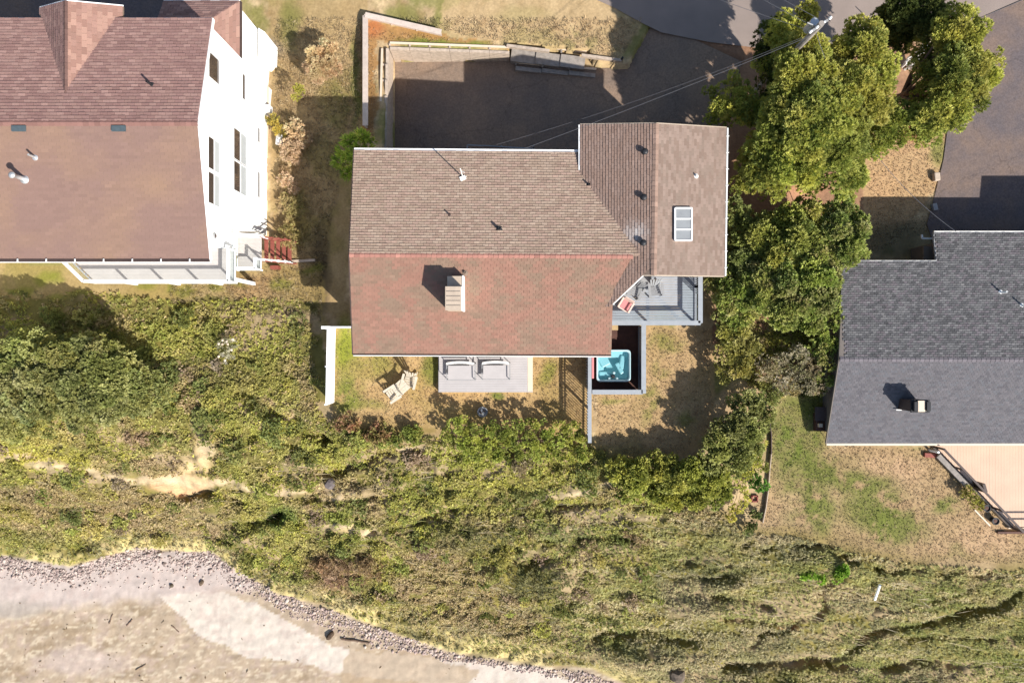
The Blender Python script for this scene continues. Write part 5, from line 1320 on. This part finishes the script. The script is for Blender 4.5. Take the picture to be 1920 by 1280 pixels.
plant('shrub','dark open shrub against the east eave of the brown cross gable','shrub',gb(1392,440,1.6),
  lob((1378,400,2.0,.55),(1400,440,2.2,.6),(1375,455,1.8,.5),(1400,490,2.2,.6),(1375,500,2.0,.5),(1430,415,2.0,.5)),[A(126,134,60),A(104,114,50),A(146,150,76)],sg,.06,**sk)
plant('shrub','broad olive shrub in the centre of the belt','shrub',gb(1480,550,1.6),
  lob((1440,520,2.6,.75),(1480,520,2.8,.8),(1520,525,2.8,.75),(1440,560,2.6,.7),(1485,565,2.8,.8),(1530,560,2.6,.75),(1405,545,2.4,.65),(1545,545,2.4,.5),(1470,590,2.2,.6),(1520,595,2.0,.55)),SALAL,sg,.08,**sk)
plant('shrub','spiky shrub hugging the corner of the grey upper deck','shrub',gb(1365,560,1.2),
  lob((1358,530,1.8,.55),(1375,560,2.0,.6),(1362,590,1.6,.5),(1390,590,1.8,.5),(1345,505,1.4,.4)),SALAL,sg,.05,**sk)
plant('shrub','yellow-green shrub between the deck corner and the dark gap','shrub',gb(1380,640,.9),
  lob((1370,625,1.5,.5),(1395,640,1.5,.5),(1365,660,1.4,.5),(1385,685,1.3,.5),(1355,695,1.0,.4)),[A(168,156,66),A(150,142,58),A(128,126,48),A(182,170,86)],sg,.05,**sk)
plant('shrub','greyish half-dead shrub in front of the dark gap','shrub',gb(1490,695,.8),
  lob((1445,690,1.1,.5),(1485,675,1.2,.55),(1520,680,1.2,.55),(1500,715,1.1,.55),(1460,720,.9,.45),(1530,715,1.0,.45)),[A(158,142,112),A(142,128,94),A(172,156,130),A(128,122,72)],sg,.05,dens=24,L=.16,W=.05,nb=6)
plant('shrub','narrow tall shrub pressed along the west edge of the dark grey roof','shrub',gb(1562,650,1.6),
  lob((1558,590,2.0,.4),(1545,615,1.9,.42),(1552,645,1.8,.4),(1548,675,1.6,.4),(1550,705,1.3,.38),(1532,728,.8,.36),(1530,650,1.5,.36)),SALAL,sg,.06,**sk)
plant('shrub','large leafy bright shrub at the head of the planting bed','shrub',gb(1375,810,1.0),
  lob((1400,765,1.6,.6),(1425,780,1.5,.5),(1370,795,1.9,.65),(1400,810,1.9,.65),(1345,830,1.8,.6),(1380,845,1.8,.65),(1340,860,1.5,.5),(1415,750,1.2,.45),(1440,740,1.0,.4),(1365,870,1.4,.5),(1410,840,1.3,.45)),[A(148,150,70),A(130,134,58),A(168,168,92),A(108,114,50)],sg,.06,**sk)
plant('shrub','curved yellow hedge along the inner side of the planting bed','hedge',gb(1400,880,.8),
  lob((1418,830,1.0,.35),(1410,855,1.1,.4),(1400,880,1.0,.38),(1385,895,1.0,.38),(1395,925,.7,.3),(1385,945,.6,.3),(1370,960,.5,.28)),[A(186,176,62),A(168,162,52),A(142,142,44)],None,.04,dens=44,L=.13,W=.06,nb=6)
plant('hedge','long leafy hedge at the bluff edge east of the slat fence','hedge',gb(1240,890,.5),
  lob((1165,880,1.0,.5),(1195,890,1.0,.6),(1225,880,1.1,.6),(1260,890,1.0,.65),(1295,885,1.1,.65),(1325,890,1.1,.65),(1340,920,.6,.6),(1300,925,.4,.6),(1255,925,.2,.6),(1210,920,.1,.55),(1175,910,.2,.5)),[A(152,152,52),A(136,140,46),A(170,166,64),A(112,118,40)],None,.05,**sk)
RS=1.0
# square bright hedge at the foot of the patio lawn
hb=[]
for k in range(9):
    px=868+26*k
    hb += [(px,802,1.05,.5),(px,825,1.0,.5),(px+10,850,.75,.5)]
hb += [(856,795,1.35,.35),(840,812,.7,.5),(1092,815,1.0,.4),(1090,850,.9,.4)]
plant('hedge','bright green clipped hedge across the end of the patio lawn','hedge',gb(975,830,.5),lob(*hb),[A(146,150,50),A(132,140,44),A(166,168,62),A(112,122,38)],None,.05,dens=85,L=.12,W=.062,nb=6,zs=.7,lowcut=-.1)
for (px,py,z,r,lab) in ((775,812,.3,.55,'small dark-edged shrub left of the clipped hedge'),(710,808,.3,.55,'low reddish green shrub at the lawn corner by the white fence foot'),(735,822,.2,.5,'low shrub between the white fence and the clipped hedge'),(650,790,.3,.5,'bronze-leaved shrub at the foot of the white fence')):
    pal=[A(120,126,46),A(104,112,40),A(142,142,58)] if 'bronze' not in lab and 'reddish' not in lab else [A(140,110,64),A(110,96,48),A(126,120,56),A(170,120,90)]
    plant('shrub',lab,'shrub',gb(px,py,z),lob((px,py,z,r),(px+14,py+6,z-.1,r*.8),(px-13,py+4,z-.1,r*.8)),pal,None,.04,**sk)
# left bluff bushes
bgp='tall bushes on the bluff below the white house'
RS=1.1
BU=[A(142,142,72),A(126,130,60),A(160,156,92),A(104,110,50),A(150,144,66)]
for (rows,lab) in (
  (((20,620,3.0,1.0),(60,600,3.2,1.1),(100,615,3.4,1.1),(30,660,3.0,1.0),(80,650,3.4,1.1)),'tall dark bush at the left edge below the deck'),
  (((140,610,3.0,1.0),(175,595,2.8,.9),(190,630,3.0,1.0),(150,650,3.2,1.1),(215,620,2.6,.8)),'tall dark bush below the slanted corner of the white deck'),
  (((15,700,2.4,1.0),(55,690,2.8,1.0),(95,690,2.8,1.0),(70,730,2.0,.9),(30,740,1.6,.8)),'rounded grey-green bush second row at the left edge'),
  (((140,690,2.8,.9),(175,680,2.8,.9),(205,670,2.8,.9),(160,720,2.0,.8),(200,705,2.2,.8)),'rounded grey-green bush second row beside the dark gap'),
  (((240,660,2.2,.8),(270,650,2.0,.7),(265,690,1.8,.8),(235,700,1.8,.7),(300,680,1.4,.7)),'light leafy bush at the right end of the tall bushes')):
    r0=rows[len(rows)//2]; plant('bush',lab,'bush',gb(r0[0],r0[1]+58,r0[2]),lob(*[(a,b+58,c,d) for a,b,c,d in rows]),BU,bgp,.07,**sk)
RS=1.0
# shrubs in the strip between the houses
TAN=[A(196,164,122),A(184,152,112),A(210,180,138),A(168,142,100)]
plant('shrub','round dry tan shrub, the largest one in the strip between houses','shrub',gb(603,118,.4),lob((602,118,.3,.75),(614,98,.2,.6),(590,132,.15,.6),(600,108,.4,.6),(612,125,.25,.6)),TAN,None,.05,dens=80,L=.2,W=.035,nb=7,spread=.7)
plant('shrub','neat round yellow-green shrub beside the white house','shrub',gb(562,177,.3),lob((563,177,.45,.52)),[A(168,158,44),A(150,144,36),A(182,172,60)],None,.04,dens=70,L=.10,W=.04,nb=7,lump=.08)
for (px,py,r,lab) in ((562,250,.6,'dry tan shrub just above the small white tank'),(548,285,.7,'dry tan shrub just below the small white tank'),(540,335,.5,'low tan shrub halfway down the white wall'),(545,385,.65,'low olive and tan shrub by the lower white wall'),(545,440,.6,'olive shrub above the red stairs'),(518,235,.4,'small yellow flowering shrub at the white wall')):
    pal=TAN if 'tan shrub' in lab and 'olive' not in lab else [A(160,142,78),A(140,130,62),A(182,158,100)]
    if 'yellow' in lab: pal=[A(190,164,50),A(160,142,50),A(130,124,48)]
    plant('shrub',lab,'shrub',gb(px,py,.3),lob((px,py,.45,r),(px+8,py+12,.3,r*.7),(px-6,py-10,.3,r*.7)),pal,None,.04,dens=40,L=.16,W=.035,nb=7,spread=.8)
plant('conifer_shrub','bright feathery green conifer at the corner of the middle house','shrub',gb(668,290,.8),lob((655,268,1.9,.42),(676,262,2.0,.45),(645,290,1.7,.45),(668,290,2.2,.55),(652,318,1.5,.42),(690,268,1.7,.35),(668,320,1.7,.4),(640,300,1.3,.35)),[A(170,186,44),A(146,168,38),A(196,204,70),A(110,136,34)],None,.06,dens=36,L=.34,W=.06,nb=6,spread=.55)
q=G(435,650); plant('flowering_shrub','straggly plant with white dead flower heads on the bluff','plant',(q.x,q.y,q.z),[((q.x,q.y,q.z+.5),.6),((q.x+.1,q.y-.5,q.z+.4),.4)],[A(150,140,110),A(120,120,70),A(170,160,130)],None,.03,dens=20,L=.2,W=.03,nb=6)
t_=[o for o in bpy.data.objects if o.name.startswith('flowering_shrub')][0]
for k in range(11):
    a=random.uniform(0,6.28); r=random.uniform(.2,.75); m_=MB(); c=q+Vector((math.cos(a)*r,math.sin(a)*r*1.2-.1,.85+random.uniform(-.15,.2))); m_.lathe(c,[(.02,-.05),(.06,-.01),(.075,.03),(.04,.05)],8); m_.build('flower_head',M['cream'],t_)
plant('bush','yellow-green low bush leaning on the tan deck','bush',gb(1822,932,.3),lob((1815,925,.5,.36),(1830,942,.5,.36),(1822,935,.65,.36)),[A(152,148,46),A(136,134,40),A(170,160,60)],None,.04,dens=60,L=.11,W=.04,nb=7)
plant('bush','small bright green bush against the garden edging','bush',gb(1424,908,.3),lob((1425,908,.5,.36),(1415,900,.4,.3)),[A(96,140,36),A(80,122,30),A(120,160,50)],None,.04,dens=50,L=.14,W=.07,nb=6)
plant('bush','small olive bush at the middle of the planting bed','bush',gb(1433,878,.2),lob((1432,878,.35,.3)),[A(140,138,50),A(120,122,44)],None,.03,dens=50,L=.13,W=.05,nb=6)
plant('bush','dark green bush at the lower end of the planting bed','bush',gb(1400,985,.2),lob((1400,985,.35,.45),(1412,970,.3,.35)),[A(84,98,40),A(70,84,34),A(104,112,48)],None,.03,**sk)
plant('bush','vivid green leafy bush low on the grassy bluff','bush',tuple(G(1555,1080)),[(G(1560,1075)+Vector((0,0,.1)),.42),(G(1535,1082)+Vector((0,0,.1)),.36),(G(1575,1068)+Vector((0,0,.15)),.32),(G(1515,1075)+Vector((0,0,.05)),.3)],[A(128,160,28),A(112,146,24),A(150,176,40)],None,.03,dens=50,L=.15,W=.09,nb=6)
plant('bush','brown leafless bush patch low on the bluff above the cobbles','bush',tuple(G(640,1060)),[(G(640+dx,1055+dy)+Vector((0,0,.05)),r) for dx,dy,r in ((0,0,.8),(-35,5,.65),(40,0,.7),(-10,30,.6),(25,30,.6),(65,15,.5),(-60,15,.4))],[A(146,116,84),A(124,98,66),A(168,136,100),A(108,88,54)],None,.04,dens=30,L=.2,W=.035,nb=7)

# --- ground cover of the bluff
def scatter(n, x0, x1, y0, y1): return rng.uniform(x0,x1,n), rng.uniform(y0,y1,n)
N=170000
x,y=scatter(N,-36.8,36.8,-24.6,3.8)
xb,yb_=scatter(9000,10.5,21,-5,8.5); x=np.concatenate([x,xb]); y=np.concatenate([y,yb_]); N=len(x)
z=zat(x,y); px,py=topx(x,y,z)
yt,yb=edges(x); t=(yt-y)/(yt-yb)
jx=20*(fb(x,y,1.0,501)-.5); jy=20*(fb(x,y,1.0,502)-.5)
left=pip(px+2.2*jx,py+1.5*jy,[(-300,545),(150,548),(330,560),(560,560),(590,640),(585,700),(605,800),(-300,820)])
belt=pip(px+jx,py+jy,[(1345,400),(1380,390),(1420,400),(1600,380),(1620,470),(1560,600),(1545,745),(1450,745),(1400,720),(1345,640)])
planted=belt|((t>-0.03)&(t<0.985+0.02*(fb(x,y,1.2,503)-.5)))|left
dens=np.where(t>0.9,0.45,1.0)*np.where(left&(py<600),0.4,1.0)
sandy=((px+1.6*jx-340)/72)**2+((py+1.6*jy-908)/22)**2<1
for cx,cy,rx,ry in DEAD: dens=np.where(((px+jx-cx)/rx)**2+((py+jy-cy)/ry)**2<1,dens*0.4,dens)
for cx,cy,rx,ry in PATHS: dens=np.where(((px+jx-cx)/rx)**2+((py+.6*jy-cy)/ry)**2<1,dens*0.15,dens)
dens=dens*np.where(fb(x,y,1.3,77,3)<.36,.35,1)
k=planted&~sandy&(rng.random(N)<dens)&(px>-80)&(px<2000)&(py<1330)

x,y,z,px,py,t=x[k],y[k],z[k],px[k],py[k],t[k]; n=len(x)
# kind of cover: 0 leafy weeds, 1 long grass combed downhill
grassy=S(px+60*(fb(x,y,2,511)-.5)*2,900,1150)*S(py,930,1010)
grassy=np.maximum(grassy,S(t,0.8,0.95)*0.8)
isg=rng.random(n)<grassy
f1=fb(x*0.6,y,1.7,521,4); f2=fb(x,y,0.8,531,3)
C=np.zeros((n,3))+A(136,132,56)
def mixc(C,col,m): return C*(1-m[:,None])+np.asarray(col)*m[:,None]
C=mixc(C,A(152,150,58),S(f1,.48,.62)); C=mixc(C,A(96,102,40),S(1-f1,.52,.68)*.8)
C=mixc(C,A(168,160,50),S(f2,.55,.7)*.6); C=mixc(C,A(162,140,96),S(fb(x,y,1.2,541,3),.54,.66)*.6)
C=mixc(C,A(176,148,108),(rng.random(n)<.10)*.7); C=mixc(C,A(190,176,62),(rng.random(n)<.03)*.7)
Cg=np.zeros((n,3))+A(158,154,86); Cg=mixc(Cg,A(166,152,98),S(f2,.45,.65)); Cg=mixc(Cg,A(136,140,64),S(f1,.5,.66)*.8)
st_=fb(x*0.22+0.1*y,y,0.55,571,4,.6); Cg=mixc(Cg,A(196,176,132),S(st_,.56,.68)*.7); Cg=mixc(Cg,A(92,88,48),S(1-st_,.58,.7)*.35)
big=fb(x*.6,y,3.2,581,3); C=mixc(C,A(170,146,108),S(big,.56,.66)*np.where(py>860,.7,.2)); Cg=mixc(Cg,A(158,146,112),S(big,.57,.68)*.5); C=mixc(C,A(160,158,60),S(1-big,.56,.68)*.5)
C=np.where(isg[:,None],Cg,C)
def cspot(cx,cy,rx,ry,col,s=.85):
    global C
    d=np.sqrt(((px-cx)/rx)**2+((py-cy)/ry)**2); C=mixc(C,col,(1-S(d,.5,1.1))*s)
cspot(640,1065,85,55,A(142,112,80)); cspot(1010,1088,90,40,A(98,98,50)); cspot(640,1000,60,40,A(112,130,40),.6); cspot(1300,880,60,30,A(150,150,50))
cspot(1180,1050,60,14,A(160,150,60),.7); cspot(530,970,40,30,A(110,128,44)); cspot(560,1080,50,20,A(128,132,40),.7); cspot(60,855,110,22,A(180,168,60),.7)
cspot(100,820,70,18,A(182,166,84),.7); cspot(150,950,180,40,A(146,124,80),.55); cspot(130,1010,160,25,A(128,128,52),.6); cspot(1340,1065,80,30,A(128,124,78),.6)
cspot(900,860,160,40,A(146,148,44),.6); cspot(950,900,100,25,A(158,152,56),.6); cspot(1060,1000,60,20,A(104,116,50),.6); cspot(880,1010,90,35,A(112,106,60),.7)
cspot(1500,1075,80,30,A(124,130,48),.6); cspot(1850,1230,120,40,A(134,138,58),.6); cspot(470,600,120,30,A(150,140,62),.5); cspot(450,700,120,50,A(140,128,66),.5)
C=C*(1+.16*rng.normal(size=(n,1)))
Pt=np.stack([x,y,z],1)
up3=np.tile([0,0,1.0],(n,1))
lv=~isg
hb_=(fb(x,y,.55,551,2)-.35)*.7*rng.random(n)+.02; hb_=np.clip(hb_,0,.5)
Pl=Pt+up3*hb_[:,None]
V1=tufts(Pl[lv],up3[lv],np.clip(C[lv],.004,.8),7,.14,.065,1.4,.16,-.2)
fa=1.5*(fb(x,y,3.0,561,2)-.5)+.3*rng.normal(size=n); sg_=rng.choice([-1.0,1.0],n)
dn3=np.stack([sg_*np.cos(fa),np.sin(fa)-.35,0.30+0.15*rng.normal(size=n)],1)
V2=tufts(Pt[isg]+np.array([0,0,.05]),unit(dn3[isg]),np.clip(C[isg],.004,.8),8,.20,.030,.6,.14,.05)
# dry stems lying in long streaks
m_s=7000; xs=rng.uniform(-30,32,m_s); ys=rng.uniform(-22,-6,m_s); e0_,e1_=edges(xs); tt_=(e0_-ys)/(e0_-e1_); str_=fb(xs*.25+.12*ys,ys,.8,575,3); ks=(tt_>.03)&(tt_<.93)&(str_>.5); xs,ys=xs[ks],ys[ks]; m_s=len(xs)
an_=1.0*(fb(xs,ys,4.0,577,2)-.5)+.22*rng.normal(size=m_s)
V3_=blades(np.stack([xs,ys,zat(xs,ys)+.16],1),np.stack([np.cos(an_),np.sin(an_),.06*rng.normal(size=m_s)],1),rng.uniform(.5,1.3,m_s),rng.uniform(.02,.035,m_s),pal_pick([A(206,188,150),A(190,176,146),A(176,160,122),A(168,164,104)],m_s)*1.3)
# weeds also stand in small mounded clumps
cl=[]; q_=0
while q_<330:
    cx_=random.uniform(-31,10); cy_=random.uniform(-19,2.5); cz_=float(zat(cx_,cy_)); ax,ay=topx(cx_,cy_,cz_); e0_,e1_=edges(cx_); tt_=(float(e0_)-cy_)/float(e0_-e1_)
    q_+=1
    ok=(tt_>0.02 and tt_<.9) or (ax<600 and 590<ay<800)
    if not ok or ax<-30 or ax>1240 or (abs(ax-340)<90 and abs(ay-905)<34): continue
    g_=random.random(); pl_=[[A(150,150,60),A(132,136,52),A(170,166,76)],[A(122,126,54),A(106,112,46),A(140,140,66)],[A(168,158,74),A(150,142,62),A(184,172,92)],[A(156,134,98),A(136,116,80),A(176,152,118)]][0 if g_<.35 else 1 if g_<.65 else 2 if g_<.85 else 3]
    cl.append(lobe_tufts((cx_,cy_,cz_+.08),random.uniform(.3,.75),34,.6,pl_,6,.13,.06))
V,Fx,Cc=cat([V1,V2,V3_]+cl)
gc=link('bluff_plants',npmesh('bluff_plants',V,Fx,Cc),M['leaf'],kind='stuff')
tag(gc,'tangled low weeds and combed grass covering the bluff','ground cover')

# --- lawn and rough grass
N=150000
x,y=scatter(N,-20,34,-13,19.5); z=zat(x,y); px,py=topx(x,y,z); yt,yb=edges(x); t=(yt-y)/(yt-yb)
qx=px+18*(fb(x,y,1.2,601)-.5); qy=py+18*(fb(x,y,1.2,602)-.5)
lawn=[[(1440,755),(1540,745),(1560,835),(1750,840),(1890,992),(1990,992),(1990,1085),(1890,1082),(1700,1068),(1600,1046),(1480,1014),(1400,1003),(1440,900)],
 [(614,615),(660,615),(662,672),(820,672),(820,738),(1000,738),(1002,672),(1095,672),(1095,790),(1050,795),(850,790),(780,800),(625,785)],
 [(1112,742),(1210,742),(1214,618),(1330,618),(1340,790),(1280,850),(1120,850)],
 [(835,-40),(1230,-40),(1195,60),(1165,112),(960,85),(835,60)],[(515,-40),(830,-40),(828,58),(690,25),(672,240),(640,300),(600,600),(520,530),(515,130)],
 [(1625,285),(1775,235),(1765,320),(1735,430),(1632,480)],[(-300,490),(110,490),(160,535),(430,535),(510,500),(590,500),(590,600),(-300,560)],[(684,50),(830,72),(955,92),(955,84),(712,76),(706,90),(704,260),(686,260)]]
inl=np.zeros(N,bool)
for pl in lawn: inl|=pip(qx,qy,pl)
k=inl&(px>-40)&(px<1980)&(py>-40)&~pip(px,py,[(655,280),(1366,230),(1366,520),(1150,670),(655,670)])&(zat(x,y)>-1.8)
x,y,z=x[k],y[k],z[k]; n=len(x)
i=np.clip(np.searchsorted(GX,x),0,len(GX)-1); j=np.clip(np.searchsorted(GY,y),0,len(GY)-1)
C=GC[j,i]*(0.86+.45*fb(x,y,.35,611,3)[:,None]+.10*rng.normal(size=(n,1)))
C=mixc(C,A(222,196,146),(rng.random(n)<.14)*.7)
V,Fx,Cc=tufts(np.stack([x,y,z+.012],1),np.tile([0,0,.22],(n,1)),np.clip(C/LB*1.04,.01,.8),4,.07,.034,1.0,.10,0.0)
ys_=pip(px[k],py[k],[(505,-60),(830,-60),(828,58),(690,25),(672,240),(640,300),(600,600),(508,600)])|pip(px[k],py[k],[(830,-60),(1240,-60),(1195,60),(1160,110),(960,85),(835,60)])|pip(px[k],py[k],[(-300,490),(600,500),(600,600),(-300,600)])
ys_&=rng.random(n)<.4
Vb=tufts(np.stack([x,y,z],1)[ys_],np.tile([0,0,1.0],(ys_.sum(),1)),np.clip(C[ys_]/LB*1.12,.01,.8),5,.20,.026,1.2,.18,-.1)
V,Fx,Cc=cat([(V,Fx,Cc),Vb])
go=link('lawn_grass',npmesh('lawn_grass',V,Fx,Cc),M['grass'],kind='stuff'); tag(go,'dry patchy lawn grass around the houses','grass')

# --- cobbles along the foot of the bluff
ico=bmesh.new(); bmesh.ops.create_icosphere(ico,subdivisions=1,radius=1.0); iv=np.array([v.co[:] for v in ico.verts]); fi=np.array([[v.index for v in f.verts] for f in ico.faces]); ico.free()
top_=[(-60,1045),(0,1042),(130,1066),(200,1040),(250,1028),(400,1034),(440,1062),(520,1112),(620,1142),(720,1182),(850,1224),(1000,1250),(1110,1262),(1180,1290)]
bot_=[(1180,1300),(1080,1278),(1000,1262),(850,1238),(760,1222),(690,1212),(640,1190),(560,1160),(480,1118),(400,1095),(330,1105),(260,1110),(150,1112),(0,1092),(-60,1090)]
N=70000; x,y=scatter(N,-38,9,-24.5,-13); z=zat(x,y); px,py=topx(x,y,z)
poly=top_+bot_; qx=px+10*(fb(x,y,.8,701)-.5); qy=py+14*(fb(x,y,.8,702)-.5)
ins=pip(qx,qy,poly); topy=np.interp(px,[p[0] for p in top_],[p[1] for p in top_])
dep=np.clip((py-topy)/45,0,1); keep=ins&(rng.random(N)<np.where(dep<.5,1.0,.55-.5*(dep-.5)/.5)*np.where(fb(x,y,.7,705,3)>.36,1,.3))
x,y,z=x[keep],y[keep],z[keep]; n=len(x)
r=np.clip(rng.lognormal(math.log(.055),.38,n),.03,.17)
sq=np.stack([r*rng.uniform(.8,1.35,n),r*rng.uniform(.7,1.0,n),r*rng.uniform(.45,.8,n)],1)
a=rng.uniform(0,6.28,n); ca,sa=np.cos(a),np.sin(a)
B=iv[None]*(1+.16*rng.normal(size=(n,12,1)))*sq[:,None]
V=np.stack([B[...,0]*ca[:,None]-B[...,1]*sa[:,None],B[...,0]*sa[:,None]+B[...,1]*ca[:,None],B[...,2]],-1)+np.stack([x,y,z+r*.15],1)[:,None]
col=pal_pick([A(190,168,158),A(172,150,142),A(206,184,172),A(150,132,124),A(214,196,182)],n)*(1+.12*rng.normal(size=(n,1)))
co=link('cobbles',npmesh('cobbles',V.reshape(-1,3),(fi[None]+np.arange(n)[:,None,None]*12).reshape(-1,3),np.repeat(np.clip(col,.02,.8),12,0)),M['stone'],kind='stuff')
tag(co,'band of pinkish grey cobbles along the foot of the bluff','stones')
def rock(label,px,py,s,col):
    q=G(px,py); r=random.Random(int(px)); bb=bmesh.new(); bmesh.ops.create_icosphere(bb,subdivisions=2,radius=1)
    for v in bb.verts:
        k=1+.22*(r.random()-.5)+.15*math.sin(v.co.x*3+px); v.co=Vector((v.co.x*s[0]*k,v.co.y*s[1]*k,v.co.z*s[2]*k))
    me=bpy.data.meshes.new('rock'); bb.to_mesh(me); bb.free(); o=link('rock',me,mat('rock_stone_%d'%px,col,.9,.2,6,.4),None,q+Vector((0,0,s[2]*.3)),(0,0,r.random()*3)); tag(o,label,'rock')
rock('dark boulder at the foot of the cobble band beside a driftwood log',620,1190,(.32,.22,.25),A(96,78,62))
rock('flat dark rock in the upper cobble band',378,1092,(.26,.13,.12),A(112,94,76))
rock('small dark rock on the sand just left of the flat dark rock',322,1097,(.16,.13,.12),A(110,98,82))
rock('grey rock stump on the bluff beside a sandy path',620,905,(.3,.4,.45),A(120,110,108))
rock('dark lump showing at the bottom edge of the bluff',1268,1262,(.4,.6,.6),A(118,104,90))
def logp(label,p0,p1,r):
    a=G(*p0)+Vector((0,0,r*.6)); b=G(*p1)+Vector((0,0,r*.6)); m_=MB(); limb(m_,a,b,r,r*.7,4,.03); m_.top('driftwood_log',M['bark'],label,'driftwood')
logp('thin dark driftwood log at the edge of the cobbles',(640,1196),(692,1204),.08)
logp('small driftwood stick on the lower left sand',(238,1172),(248,1160),.05)
logp('bent driftwood stick near the bottom left edge',(255,1255),(272,1245),.04)
logp('short driftwood piece at the left tip of the pale sand',(322,1172),(336,1184),.04)
logp('thin driftwood stick on sand left of the pale patch',(205,1168),(212,1150),.045)
N=300; x,y=scatter(N,-34,6,-24,-16); z=zat(x,y); px,py=topx(x,y,z); k=pip(px,py,[(-40,1120),(280,1130),(420,1290),(-40,1290)])|(pip(px,py,[(300,1090),(700,1220),(1180,1280),(400,1290)])&(rng.random(N)<.25)); x,y,z=x[k],y[k],z[k]; n=len(x)
bl=blades(np.stack([x,y,z+.02],1),np.stack([rng.normal(size=n),rng.normal(size=n),.05*np.ones(n)],1),rng.uniform(.06,.3,n)*rng.random(n)+.05,rng.uniform(.03,.12,n),pal_pick([A(140,118,92),A(120,104,84),A(168,146,112)],n))
wk=link('beach_debris',npmesh('beach_debris',*bl),M['grass'],kind='stuff'); tag(wk,'scattered seaweed and twig bits on the sand','debris')
